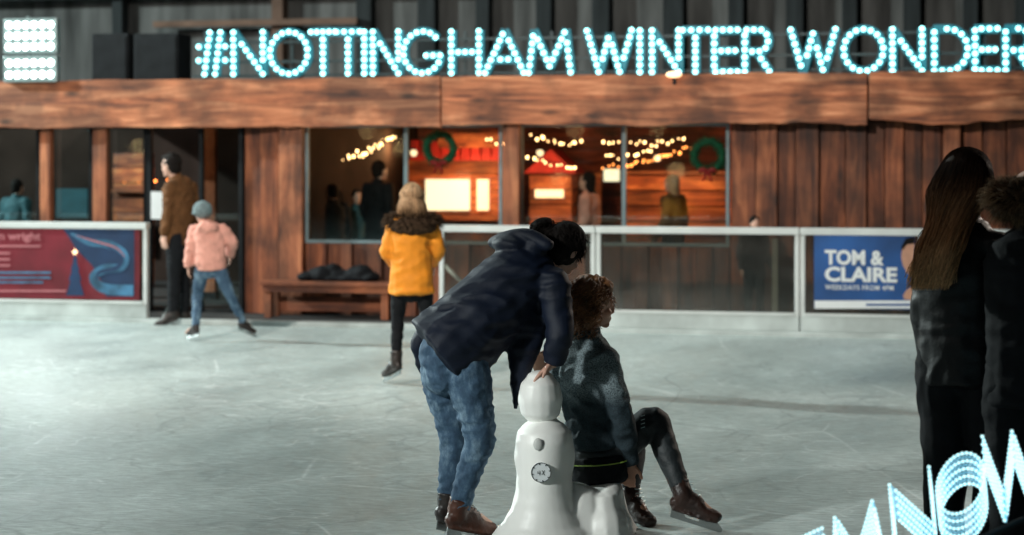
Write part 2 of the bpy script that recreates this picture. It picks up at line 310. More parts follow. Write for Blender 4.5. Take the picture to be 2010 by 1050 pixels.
window(600,986,ZW+.003,ZB,(797,),'frm'); window(1020,1432,ZW+.003,ZB,(1225,),'frm'); window(-150,78,.985,ZB,(),'dark'); window(99,182,.985,ZB,(),'dark'); window(209,288,.985,ZB,(),'dark')
bm=B(); v=VH; ua,ub,uc=U(290,v),U(478,v),U(395,v); box(bm,ua,ua+.05,v-.03,v+.05,0,ZB); box(bm,ub-.05,ub,v-.03,v+.05,0,ZB); box(bm,uc-.02,uc+.02,v-.02,v+.04,0,ZB)
d=put('glazed_door',bm,M['dark'],cab,bevel=.004); put('pane',bx(uc+.02,ub-.05,v,v+.006,.1,ZB),M['pane'],d)
put('door_notice',pbox(B(),296,332,376,430,VH-.045,VH-.033),M['adw'],d)
put('partition_wall',bx(U(560,VH),U(560,VH)+.08,VH+.12,6.6,0,ZT-.13),M['inwall'],cab)
put('rear_wall',bx(U(-160,6.6),U(560,6.6),6.6,6.7,0,ZT-.13),M['inwall'],cab)
bm=B(); 
for k in range(16): box(bm,U(560,6.6),U(2200,6.6),6.6-.01*(k%2),6.7,k*.155,k*.155+.15)
put('rear_wall',bm,M['inred'],cab,bevel=.004)
put('side_wall',bx(U(1470,VH),U(1470,VH)+.08,VH+.12,6.55,0,ZT-.13),M['inred'],cab)
put('indoor_floor',bx(U(-160,VH),U(1470,VH),VH+.12,6.59,.004,.03),M['deck'],cab)
# things indoors
k=wthing('serving_kiosk','orange timber serving kiosk inside the cabin with a red awning','kiosk',U(890,5),5)
bm=B()
for q in range(9): box(bm,U(800,5),U(985,5),5+.012*(q%2),5.5,q*.19+.03,q*.19+.212)
put('counter_wall',bm,M['inwood'],k,bevel=.004)
u0,u1=U(806,4.8),U(985,4.8)
bm=B()
for q in range(9):
    a=u0+(u1-u0)*q/9; b_=u0+(u1-u0)*(q+1)/9; prism(bm,[(a,1.72),(b_-.005,1.72),(b_-.03,1.98),(a+.02,1.98)],4.78+.01*(q%2),4.95)
put('awning',bm,M['red'],k)
put('menu_screen',pbox(B(),835,919,352,413,4.9,4.98),M['screen'],k)
put('lit_panel',pbox(B(),936,957,352,413,4.9,4.98),M['lampw'],k)
put('shelf',pbox(B(),806,985,424,432,4.85,4.99),M['bench'],k)
put('roof_panel',pbox(B(),860,985,262,290,4.6,4.7),M['inwood'],k)
k=wthing('timber_counter','long orange plank counter inside the cabin under the right hand window','counter',U(1300,4.6),4.6)
bm=B()
for q in range(8): box(bm,U(1228,4.6),U(1440,4.6),4.6-.02*(q%2),5.,q*.19+.03,q*.19+.20)
put('plank_front',bm,M['inwood'],k,bevel=.004); put('worktop',bx(U(1228,4.6)-.03,U(1440,4.6),4.5,5.05,1.552,1.59),M['bench'],k,bevel=.004)
k=wthing('red_timber_hut','small red plank stall inside the cabin behind the window right of the middle post','stall',U(1080,5.2),5.2)
bm=B()
for q in range(8): box(bm,U(1040,5.2),U(1122,5.2),5.2-.02*(q%2),5.6,q*.19+.03,q*.19+.20)
put('plank_front',bm,M['inwood'],k,bevel=.004)
a0,b0=U(1030,5.1),U(1134,5.1); put('gable_roof',prism(B(),[(a0,1.56),(b0,1.56),((a0+b0)/2,1.86)],5.05,5.65),M['red'],k)
k=wthing('wall_cupboard','orange lit timber cupboard deep inside the dark left room','cupboard',U(250,5),5)
bm=B()
for q in range(9): box(bm,U(222,5),U(282,5),5-.015*(q%2),5.35,q*.2+.03,q*.2+.22)
put('plank_front',bm,M['inwood'],k,bevel=.004); put('shelf',bx(U(218,4.9),U(286,4.9),4.9,5.0,1.30,1.34),M['bench'],k)
k=wthing('indoor_post','timber post standing inside the cabin behind the glazed door','post',U(410,3.2),3.2)
put('shaft',bx(U(401,3.2),U(421,3.2),3.2,3.3,.03,ZT-.14),M['post'],k,bevel=.005); put('base',bx(U(398,3.2),U(424,3.2),3.18,3.32,.03,.12),M['dark'],k)
for q,(a,b_,y0,y1,mm) in enumerate(((1140,1180,340,420,'inwood'),(1185,1215,332,356,'screen'),(640,672,370,430,'tealj'),(690,716,330,372,'inwood'),(1050,1105,372,388,'lampw'),(110,172,370,428,'tealj'))):
    lab=['orange board on the cabin rear wall behind the pink topped figure','small bright lamp panel beside the mullion of the right hand window','teal poster on the cabin rear wall in the left pane of the big window','small wooden board on the cabin rear wall in the left pane of the big window','thin glowing light bar in front of the red stall','wide teal poster seen between the two thin posts at far left'][q]
    vv=5.9 if q!=4 else 5.0
    bm=pbox(B(),a,b_,y0,y1,vv,vv+.05); u=U((a+b_)/2,vv); z=Z((a+b_)/2,y1,vv); top(['menu_board','lamp_panel','poster','wall_board','light_bar','poster'][q],bm,M[mm],lab,['sign','lamp','poster','board','lamp','poster'][q],u,vv,z,bevel=.004)
for q,(px,py,v_) in enumerate(((690,300,4.6),(812,300,3.0),(1060,300,3.2),(1202,338,3.0),(1290,310,4.2))):
    u,z=UZ(px,py,v_); t=wthing('pendant_lamp',['round warm pendant lamp high in the left pane of the big window','round warm pendant lamp beside the mullion next to the green wreath','round warm pendant lamp just right of the wooden middle post','low round warm pendant lamp beside the right window mullion','round warm pendant lamp in the right window above the counter'][q],'lamp',u,v_,z)
    put('cord',tube(B(),[V((u,v_,z+.05)),V((u,v_,ZT-.14))],.005,5),M['dark'],t); put('globe',ball(B(),V((u,v_,z)),.042,2),M['lampw'],t,smooth=True); put('cap',ball(B(),V((u,v_,z+.045)),.03,2,(1,1,.5)),M['dark'],t,smooth=True)
def lstring(px0,py0,px1,py1,v,n,label,m='warm',sag=.05,r=.0135):
    u0,z0=UZ(px0,py0,v); u1,z1=UZ(px1,py1,v); t=wthing('light_string',label,'string lights',u0,v,z0,'strings of warm bulbs inside the cabin'); pts=[]
    for i in range(n): 
        f=i/(n-1); pts.append(V((u0+(u1-u0)*f,v+random.uniform(-.12,.12),z0+(z1-z0)*f-sag*4*f*(1-f)+random.uniform(-.03,.03))))
    put('wire',tube(B(),pts,.004,4),M['dark'],t); me=None
    for p in pts:
        bm=ball(B(),V((0,0,0)),r*random.uniform(.6,1.3),1,(1,1,1.25)); me=bpy.data.meshes.new('bulb'); bm.to_mesh(me); bm.free(); me.materials.append(M[m])
        o=bpy.data.objects.new('bulb',me); COL.objects.link(o); o.parent=t; o.location=p-OFF[t.name]-V((0,0,.03))
lstring(652,308,768,266,3.4,22,'dense warm bulb string rising to the right behind the leftmost big window pane')
lstring(655,318,745,282,4.2,14,'lower warm bulb string behind the leftmost big window pane')
lstring(958,268,1128,326,3.4,20,'warm bulb string falling to the right behind the wooden middle post')
lstring(1045,262,1140,272,4.4,13,'short level bulb string near the top of the pane right of the middle post')
lstring(1185,322,1402,268,3.6,30,'long orange bulb string rising to the right behind the right hand window','orangeb')
lstring(1186,270,1340,268,4.6,16,'level warm bulb string above the orange one in the right hand window')
lstring(1188,300,1290,284,3.0,12,'short warm bulb string in the right window beside the mullion')
lstring(690,258,775,262,5.0,8,'faint bulb string along the ceiling behind the leftmost big window pane')
lstring(238,356,325,345,5.2,6,'few orange bulbs glowing deep inside the dark left room','orangeb',.02,.014)
def wreath(px,py,rp,label):
    v=1.75; u,z=UZ(px,py,v); R_=rp/F*22; t=wthing('wreath',label,'wreath',u,v,z,); bm=B()
    for i in range(420):
        a=random.uniform(0,2*PI); b_=random.uniform(0,2*PI); rr=R_*.26
        c=V((u+math.cos(a)*(R_+rr*math.cos(b_)),v+rr*math.sin(b_)*.7,z+math.sin(a)*(R_+rr*math.cos(b_)))); dr=V((random.gauss(0,1),random.gauss(0,1),random.gauss(0,1))).normalized()
        tube(bm,[c,c+dr*.045],.007,3,.001)
    tube(bm,[V((u+math.cos(q*PI/12)*R_,v,z+math.sin(q*PI/12)*R_)) for q in range(25)],R_*.22,8)
    put('foliage',bm,M['green'],t); bm=B()
    for s in (-1,1): ball(bm,V((u+s*.05,v-.05,z-R_)),.04,2,(1.3,.5,.8)); tube(bm,[V((u,v-.05,z-R_)),V((u+s*.05,v-.06,z-R_-.12))],.016,6)
    put('bow',bm,M['red'],t,smooth=True)
wreath(863,291,28,'green wreath hanging in the window above the bright screen'); wreath(1390,306,27,'green wreath with red bow in the right corner of the right window')
# ------------------------------------------------------------ background building
bg=wthing('background_building','tall dark building with vertical columns rising behind the cabin roof','building',0,9)
put('wall',bx(-14,14,9,9.4,0,8),M['darkwall'],bg)
for px,w in ((232,20),(715,30),(838,34),(948,26),(1068,30),(1180,34),(1322,40),(1445,30),(1560,34),(1668,30),(1790,34),(1905,30),(2005,26)):
    put('column',bx(U(px-w/2,8.8),U(px+w/2,8.8),8.75,9-.002,0,8),M['colm'],bg,bevel=.01)
put('column',bx(U(535,8.8),U(557,8.8),8.75,9-.002,0,8),M['beamd'],bg,bevel=.01,label='brown column')
put('beam',bx(U(300,8.6),U(700,8.6),8.6,8.7,Z(500,50,8.6),Z(500,38,8.6)),M['beamd'],bg)
put('beam',bx(-14,14,8.62,8.72,Z(500,-40,8.6),Z(500,-10,8.6)),M['colm'],bg)
for i,(a,b_,lab) in enumerate(((180,252,'dark loudspeaker cabinet on the cabin roof, left one of the pair'),(262,350,'dark wider loudspeaker cabinet on the cabin roof, nearest the hashtag'))):
    v=2.2; u0,u1=U(a,v),U(b_,v); z1=Z(a,66,v); t=wthing('loudspeaker',lab,'loudspeaker',(u0+u1)/2,v,ZT-.04,'loudspeakers on the cabin roof')
    put('cabinet',bx(u0,u1,v,v+.4,ZT-.04,z1),M['dark'],t,bevel=.015); put('grille',bx(u0+.03,u1-.03,v-.012,v-.002,ZT,z1-.04),M['dark'],t,bevel=.004)
t=wthing('floodlight','blazing white floodlight with two stacked heads on the left end of the cabin roof','floodlight',U(56,1.3),1.3,ZT)
v=1.3
bm=B(); tube(bm,[V((U(56,v+.18),v+.18,ZT-.1)),V((U(56,v+.18),v+.18,Z(56,30,v)))],.025,8); put('mast',bm,M['metal'],t,smooth=True)
for y0,y1 in ((38,102),(112,158)):
    u0,u1=U(8,v),U(106,v); z0,z1=Z(56,y1,v),Z(56,y0,v); h=put('lamp_head',bx(u0-.02,u1+.02,v+.02,v+.12,z0-.015,z1+.015),M['metal'],t,bevel=.01)
    rows=3 if y1<110 else 2
    for r_ in range(rows):
        for c in range(6):
            a=u0+(u1-u0)*(c+.5)/6; zz=z0+(z1-z0)*(r_+.5)/rows
            bm=B(); bmesh.ops.create_uvsphere(bm,u_segments=12,v_segments=8,radius=.038,matrix=Matrix.Translation((a,v+.015,zz))@Matrix.Diagonal((1,.4,1,1))); put('led_lens',bm,M['flood'],h,smooth=True)
t=wthing('roof_spotlight','small warm spotlight peeping over the fascia under the middle lit word','spotlight',U(1322,1.3),1.3,ZT)
u,z=UZ(1322,146,1.3); bm=ball(B(),V((u,1.33,z)),.06,3,(1.4,.6,.55)); put('lens',bm,M['lampw'],t,smooth=True); put('bracket',bx(u-.02,u+.02,1.36,1.44,ZT-.1,z),M['dark'],t)
# ------------------------------------------------------------ big illuminated sign
def arc(cx,cy,rx,ry,a0,a1,n=20): return [(cx+rx*math.cos(math.radians(a0+(a1-a0)*i/n)),cy+ry*math.sin(math.radians(a0+(a1-a0)*i/n))) for i in range(n+1)]
GL={'#':[[(.22,0),(.42,1)],[(.62,0),(.82,1)],[(0,.66),(1,.66)],[(0,.33),(1,.33)]],
'N':[[(0,0),(0,1)],[(0,1),(1,0)],[(1,0),(1,1)]],'O':[arc(.5,.5,.5,.5,90,450,36)],'T':[[(0,1),(1,1)],[(.5,.98),(.5,0)]],'I':[[(.5,0),(.5,1)]],
'G':[arc(.5,.5,.5,.5,45,330,30)+[(.97,.42)],[(.97,.42),(.6,.42)]],'H':[[(0,0),(0,1)],[(1,0),(1,1)],[(0,.5),(1,.5)]],'A':[[(0,0),(.5,1),(1,0)],[(.2,.32),(.8,.32)]],
'M':[[(0,0),(.12,1),(.5,.15),(.88,1),(1,0)]],'W':[[(0,1),(.27,0),(.5,.9),(.73,0),(1,1)]],'E':[[(1,1),(0,1),(0,0),(1,0)],[(0,.5),(.9,.5)]],
'R':[[(0,0),(0,1),(.55,1)]+arc(.6,.74,.36,.26,80,-80,8)+[(.5,.48),(0,.48)],[(.5,.46),(1,0)]],'D':[[(0,0),(0,1),(.35,1)]+arc(.4,.5,.6,.5,85,-85,16)+[(.35,0),(0,0)]],
'L':[[(0,1),(0,0),(1,0)]]}
def resample(pl,sp):
    P_=[V(p) for p in pl]; ln=sum((b_-a).length for a,b_ in zip(P_,P_[1:])); n=max(1,round(ln/sp)); out=[]; step=ln/n; acc=0; tgt=0
    for a,b_ in zip(P_,P_[1:]):
        d=(b_-a).length
        while tgt<=acc+d+1e-6 and len(out)<=n:
            out.append(a+(b_-a)*((tgt-acc)/d if d>0 else 0)); tgt+=step
        acc+=d
    return out
VS=1.62
sg=wthing('illuminated_sign','long cyan bulb lettered sign with a hashtag mounted along the cabin roof edge','sign',0,VS,ZT)
for py in (72,112,140):
    put('rail',bx(U(380,VS+.08),U(2120,VS+.08),VS+.07,VS+.1,Z(1000,py+5,VS),Z(1000,py,VS)),M['rail'],sg)
for px in range(400,2120,170): put('support',bx(U(px,VS+.1),U(px,VS+.1)+.03,VS+.105,VS+.135,ZT-.04,Z(px,60,VS)),M['rail'],sg)
bmb=ball(B(),V((0,0,0)),.0275,2); bulbme=bpy.data.meshes.new('bulb'); bmb.to_mesh(bulbme); bmb.free(); bulbme.materials.append(M['bulb'])
LT=[('#',390,442),('N',458,516),('O',530,604),('T',610,658),('T',660,706),('I',708,722),('N',732,782),('G',792,866),('H',886,940),('A',952,1028),('M',1038,1120),
('W',1152,1240),('I',1248,1264),('N',1280,1332),('T',1340,1390),('E',1402,1448),('R',1462,1510),('W',1552,1640),('O',1656,1734),('N',1752,1810),('D',1834,1900),('E',1914,1958),('R',1974,2022),('L',2040,2080),('A',2095,2160)]
for ch,a,b_ in LT:
    yt=64-8*(a-390)/1600; yb=146-8*(a-390)/1600
    u0,z1=UZ(a,yt,VS); u1=U(b_,VS); z0=Z(a,yb,VS); bm=B(); dots=[]
    for st in GL[ch]:
        pl=[(u0+(u1-u0)*x,z0+(z1-z0)*y) for x,y in st]
        for p,q in zip(pl,pl[1:]):
            p=V(p); q=V(q); dd=(q-p); ln=dd.length; nn=V((-dd.y,dd.x))/ln*.046; e=dd/ln*.012
            prism(bm,[tuple(p-e+nn),tuple(q+e+nn),tuple(q+e-nn),tuple(p-e-nn)],VS+.02,VS+.06+random.uniform(0,.004))
        for p in resample(pl,.079):
            if all((p-q).length>.060 for q in dots): dots.append(p)
    l=put('letter',bm,M['lback'],sg)
    for p in dots:
        o=bpy.data.objects.new('bulb',bulbme); COL.objects.link(o); o.parent=l; o.location=V((p.x,VS-.002,p.y))-OFF[sg.name]
# ------------------------------------------------------------ rink barriers
def barrier(px0,px1,label,banner=None,pt=450,z1=1.06):
    u0,u1=U(px0,0),U(px1,0); t=wthing('rink_barrier',label,'barrier',(u0+u1)/2,.05,0,'white framed barrier panels around the rink')
    bm=B(); w=.045
    box(bm,u0,u0+w,.0,.07,.05,z1-.07); box(bm,u1-w,u1,.0,.07,.05,z1-.07); box(bm,u0,u1,-.02,.09,z1-.068,z1)
    put('frame',bm,M['white_pl'],t,bevel=.006)
    put('kickboard',bx(u0+.002,u1-.002,-.012,.05,.052,.20),M['kick'],t,bevel=.006)
    put('kick_rail',bx(u0+w,u1-w,-.02,.06,.202,.23),M['white_pl'],t,bevel=.004)
    put('clear_panel',bx(u0+w,u1-w,.03,.04,.232,z1-.07),M['acryl'],t)
    return t,u0,u1
tl,u0,u1=barrier(-330,288,'left barrier panel carrying the red and blue printed banner')
v=-.004; ban=put('banner',bx(U(-300,v),U(274,v),v,v+.01,.24,.985),M['banr'],tl)
def poly(name,pts,m,par,lv):
    vv=v-.0035*lv; pp=[UZ(x,y,v) for x,y in pts]; put(name,prism(B(),pp,vv,vv+.002),m,par)
poly('blue_field',[(120,444),(264,444),(264,582),(208,582),(205,560),(180,520),(150,490),(135,465)],M['banb'],ban,1)
def band(name,cl,m,lv):
    pts=[V(p) for p,_ in cl]; f=[]
    for i in range(len(pts)-1):
        p0=pts[max(i-1,0)];p1=pts[i];p2=pts[i+1];p3=pts[min(i+2,len(pts)-1)]
        for k in range(6):
            t_=k/6; f.append((.5*((2*p1)+(p2-p0)*t_+(2*p0-5*p1+4*p2-p3)*t_*t_+(-p0+3*p1-3*p2+p3)*t_**3),cl[i][1]+(cl[i+1][1]-cl[i][1])*t_))
    f.append((pts[-1],cl[-1][1])); L_,R_=[],[]
    for i,(p,w_) in enumerate(f):
        d_=(f[min(i+1,len(f)-1)][0]-f[max(i-1,0)][0]).normalized(); n_=V((-d_.y,d_.x))*w_; L_.append(p+n_); R_.append(p-n_)
    bm=B(); vv=v-.0035*lv; a=[bm.verts.new((UZ(q.x,q.y,v)[0],vv,UZ(q.x,q.y,v)[1])) for q in L_]; c=[bm.verts.new((UZ(q.x,q.y,v)[0],vv,UZ(q.x,q.y,v)[1])) for q in R_]
    for i in range(len(a)-1): bm.faces.new((a[i],a[i+1],c[i+1],c[i]))
    put(name,bm,m,ban)
band('ribbon',[((140,458),2),((175,475),7),((215,480),9),((244,500),8),((238,524),8),((205,528),9),((184,545),9),((205,566),10),((262,570),11)],M['banl'],2)
band('ribbon_fold',[((212,484),1),((240,506),3),((228,526),4),((196,534),3),((190,548),1)],M['bant'],3)
band('ribbon_highlight',[((150,462),.5),((190,474),1.6),((228,486),1.4),((246,504),.6)],M['banp'],3)
poly('tree_emblem',[(148,498),(153,512),(151,512),(157,530),(154,530),(161,550),(157,550),(166,580),(130,580),(139,550),(135,550),(142,530),(139,530),(145,512),(143,512)],M['bant'],ban,3)
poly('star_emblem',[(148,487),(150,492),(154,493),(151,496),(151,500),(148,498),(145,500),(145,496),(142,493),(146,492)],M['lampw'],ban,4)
def wtext(s,px,py,h,wpx,m,par,vv,bold=.004,sp=1.):
    u_,z_=UZ(px,py,vv); wd=U(px+wpx,vv)-u_; put('lettering',textbm(s,u_,vv,z_,h/F*20.5,bold,wd,sp),m,par)
wtext('n wright',-2,470,16,82,M['banp'],ban,v-.006,.003); 
for k_,(x1_,y_) in enumerate(((80,486),(20,500),(20,512),(20,524),(100,538),(100,548),(85,557),(130,574))): poly('small_print',[(-20,y_-5),(x1_,y_-5),(x1_,y_-1),(-20,y_-1)],M['banl'] if 3<k_<7 else M['banp'],ban,1.5)
barrier(-960,-332,'barrier panel beyond the left edge, left of the printed banner')
barrier(862,1168,'clear barrier panel behind the bending adult and the mustard coat')
tm,u0,u1=barrier(1170,1569,'wide clear barrier panel in the middle right between two white posts')
put('inner_post',bx(U(1515,.08),U(1526,.08),.095,.13,.0,.95),M['white_pl'],tm,bevel=.004)
tr,u0,u1=barrier(1571,1985,'barrier panel carrying the blue radio advert with white lettering')
barrier(1987,2420,'barrier panel hidden behind the two dark coated onlookers at right')
ad=put('advert',bx(U(1598,v),U(1796,v),v,v+.01,Z(1700,606,v),Z(1700,462,v)),M['adb'],tr)
poly('white_strip',[(1599,590),(1795,590),(1795,605.5),(1599,605.5)],M['adw'],ad,1)
wtext('TOM &',1619,518,26,116,M['adw'],ad,v-.006,.007); wtext('CLAIRE',1619,551,26,142,M['adw'],ad,v-.006,.007); wtext('WEEKDAYS FROM 4PM',1620,568,9,134,M['adw'],ad,v-.006,.0008,1.15)
poly('small_print',[(1700,596),(1790,596),(1790,600),(1700,600)],M['adb'],ad,2)
poly('portrait_face',[(1795,468),(1780,472),(1771,486),(1769,505),(1772,520),(1780,535),(1788,540),(1795,540)],M['skin'],ad,1)
poly('portrait_hair',[(1795,464),(1778,468),(1769,484),(1770,492),(1780,480),(1795,478)],M['hairk'],ad,2)
poly('portrait_hand',[(1795,560),(1782,566),(1772,580),(1776,588),(1795,588)],M['skin'],ad,1)
a_=V((*UZ(858,506,.5),)); b2=V((*UZ(905,552,.5),)); bm=tube(B(),[V((a_.x,.5,a_.y)),V((b2.x,.5,b2.y)),V((b2.x+.02,.5,0))],.022,8)
top('handrail',bm,M['white_pl'],'white bent tube handrail sloping down behind the mustard coat','handrail',a_.x,.5,0,smooth=True)
def bench(px0,px1,label,v=.95,pt=551):
    u0,zt=UZ(px0,pt,v); u1=U(px1,v); t=wthing('bench',label,'bench',(u0+u1)/2,v+.2,0)
    bm=B()
    for k_ in range(3): box(bm,u0,u1,v+k_*.135,v+k_*.135+.12,zt-.05,zt)
    put('seat',bm,M['bench'],t,bevel=.005); put('apron',bx(u0+.02,u1-.02,v+.02,v+.05,zt-.12,zt-.053),M['bench'],t,bevel=.004)
    for q in (u0+.03,u1-.11):
        put('leg',bx(q,q+.08,v+.052,v+.12,0,zt-.053),M['post'],t,bevel=.005); put('leg',bx(q,q+.08,v+.28,v+.35,0,zt-.053),M['post'],t,bevel=.005)
    put('lower_board',bx(u0+.12,u1-.12,v+.30,v+.33,.06,.22),M['bench'],t,bevel=.004)
    return zt
zt=bench(510,764,'timber bench under the big window with black jackets heaped on it')
# ------------------------------------------------------------ blob modelling
class Blob:
    def __init__(s): s.bm=B()
    def ell(s,c,r,R=None,sub=3):
        m=Matrix.Translation(c)@(R.to_4x4() if R is not None else Matrix())@Matrix.Diagonal((*r,1)); bmesh.ops.create_icosphere(s.bm,subdivisions=sub,radius=1,matrix=m); return s
    def chain(s,pts,side=None,sub=4,n=16,rnd=(1,1)):
        pts=[(p[0],p[1],p[2] if len(p)>2 else p[1]) for p in pts]; q=[]
        for i in range(len(pts)-1):
            p0=pts[max(i-1,0)];p1=pts[i];p2=pts[i+1];p3=pts[min(i+2,len(pts)-1)]
            for k in range(sub):
                t=k/sub; cr=lambda a,b,c,d:.5*((2*b)+(c-a)*t+(2*a-5*b+4*c-d)*t*t+(-a+3*b-3*c+d)*t**3)
                q.append((cr(p0[0],p1[0],p2[0],p3[0]),p1[1]+(p2[1]-p1[1])*(t*t*(3-2*t)),p1[2]+(p2[2]-p1[2])*(t*t*(3-2*t))))
        q.append(pts[-1]); rings=[]; prev=side
        fr=[]
        for i in range(len(q)):
            t=(q[min(i+1,len(q)-1)][0]-q[max(i-1,0)][0]).normalized()
            if prev is None: prev=t.orthogonal()
            sd=prev-t*prev.dot(t); sd=sd.normalized() if sd.length>1e-5 else t.orthogonal().normalized()
            if side is None: prev=sd
            fr.append((q[i][0],t,sd,t.cross(sd),q[i][1],q[i][2]))
        seq=[]; c,t,sd,w,rx,ry=fr[0]; m_=min(rx,ry)*rnd[0]
        for th in (80,55,28): a=math.radians(th); seq.append((c-t*m_*math.sin(a),sd,w,rx*math.cos(a),ry*math.cos(a)))
        for c,t,sd,w,rx,ry in fr: seq.append((c,sd,w,rx,ry))
        c,t,sd,w,rx,ry=fr[-1]; m_=min(rx,ry)*rnd[1]
        for th in (28,55,80): a=math.radians(th); seq.append((c+t*m_*math.sin(a),sd,w,rx*math.cos(a),ry*math.cos(a)))
        for c,sd,w,rx,ry in seq: rings.append([s.bm.verts.new(c+sd*math.cos(2*PI*j/n)*rx+w*math.sin(2*PI*j/n)*ry) for j in range(n)])
        for a,b_ in zip(rings,rings[1:]):
            for j in range(n): s.bm.faces.new((a[j],a[(j+1)%n],b_[(j+1)%n],b_[j]))
        s.bm.faces.new(rings[0][::-1]); s.bm.faces.new(rings[-1]); return s
    def done(s,name,m,parent,vox=.01,sm=4,wr=None,label=None):
        me=bpy.data.meshes.new(name); bmesh.ops.recalc_face_normals(s.bm,faces=s.bm.faces); s.bm.to_mesh(me); s.bm.free()
        o=bpy.data.objects.new(name,me); COL.objects.link(o)
        md=o.modifiers.new('r','REMESH'); md.mode='VOXEL'; md.voxel_size=vox
        if sm: ms=o.modifiers.new('s','SMOOTH'); ms.iterations=sm; ms.factor=.5
        dg=bpy.context.evaluated_depsgraph_get(); me2=bpy.data.meshes.new_from_object(o.evaluated_get(dg)); o.modifiers.clear(); o.data=me2; me2.name=name; bpy.data.meshes.remove(me)
        off=OFF[parent.name] if parent else V((0,0,0))
        if wr:
            amp,fx,fy,fz=wr[:4]; cs=[v.co.copy() for v in me2.vertices]; ns=[v.normal.copy() for v in me2.vertices]
            for v,c,nn in zip(me2.vertices,cs,ns):
                p=V((c.x*fx,c.y*fy,c.z*fz)); wv=noise.noise_vector(p*.5)*.8
                h=1-abs(noise.noise(p+wv))*2.2; h2=noise.noise(p*2.3+wv); v.co=c+nn*amp*(h*.9+h2*.5-.4)
        for v in me2.vertices: v.co-=off
        me2.polygons.foreach_set('use_smooth',[True]*len(me2.polygons)); me2.materials.clear(); me2.materials.append(m)
        if parent: o.parent=parent; OFF[o.name]=off
        if label: o['label']=label
        return o
UP=V((0,0,1))
def frame(f,u):
    f=f.normalized(); r=f.cross(u).normalized(); u2=r.cross(f).normalized(); return Matrix((r,f,u2)).transposed(),r,f,u2
def head(b,c,f,u,s=1.):
    R,r,f,u=frame(f,u)
    E=lambda o,rad:b.ell(c+(r*o[0]+f*o[1]+u*o[2])*s,tuple(q*s for q in rad),R)
    E((0,-.008,.025),(.073,.090,.090)); E((0,.022,-.04),(.056,.066,.07)); E((0,.066,-.092),(.026,.022,.020)); E((0,.077,.028),(.048,.014,.014))
    E((0,.083,-.058),(.024,.011,.007)); E((0,.081,-.070),(.020,.011,.007))
    for k in (-1,1): E((k*.074,-.005,-.005),(.009,.02,.030)); E((k*.028,.076,.006),(.014,.010,.008)); E((k*.035,.062,-.03),(.022,.022,.02))
    b.chain([(c+(f*.080+u*.02)*s,.010*s),(c+(f*.093-u*.012)*s,.012*s),(c+(f*.095-u*.024)*s,.013*s)])
def hand(b,w,d,pn,ts,s=1.,curl=.5):
    d=d.normalized(); ts=(ts-d*ts.dot(d)).normalized(); pn=(pn-d*pn.dot(d)-ts*pn.dot(ts)).normalized()
    b.chain([(w-d*.02*s,.024*s,.02*s),(w+d*.03*s,.034*s,.016*s),(w+d*.085*s,.038*s,.013*s)],side=ts,rnd=(.5,.5))
    for i,(ln,ro) in enumerate(((.070,.031),(.080,.010),(.074,-.011),(.058,-.031))):
        p=w+(d*.083+ts*ro)*s; dd=(d+ts*ro*2.2).normalized(); pts=[(p,.0095*s)]
        for k,fr_ in enumerate((.42,.32,.26)):
            a=curl*(k+.6)*.75; dr=dd*math.cos(a)+pn*math.sin(a); p=p+dr*ln*fr_*s; pts.append((p,(.0088-.0008*k)*s))
        b.chain(pts,sub=2,n=8)
    p=w+(d*.025+ts*.028)*s; q=p+(d*.6+ts*.7+pn*.25).normalized()*.036*s; r_=q+(d*.85+ts*.3+pn*.45).normalized()*.032*s
    b.chain([(p,.013*s),(q,.011*s),(r_,.009*s)],sub=2,n=8)
def standJ(base,h,f,z0=.0):
    s=h/1.7; f=V((f[0],f[1],0)).normalized(); Lx=V((-f.y,f.x,0)); b=V(base); b.z=z0; J={'s':s,'f':f,'hf':f,'hu':UP.copy(),'L':Lx}
    g=lambda l,a,z:b+Lx*l*s+f*a*s+UP*z*s
    J.update(hd=g(0,.03,1.585),nk=g(0,0,1.44),ch=g(0,0,1.26),pv=g(0,0,.93))
    for k,n in ((1,'L'),(-1,'R')):
        J.update({'s'+n:g(.175*k,0,1.385),'e'+n:g(.225*k,-.02,1.12),'w'+n:g(.235*k,.05,.88),'h'+n:g(.09*k,0,.9),'k'+n:g(.095*k,.02,.5),'a'+n:g(.1*k,0,.09),'t'+n:g(.12*k,.17,.035),'d'+n:-UP,'cu'+n:.6})
    return J
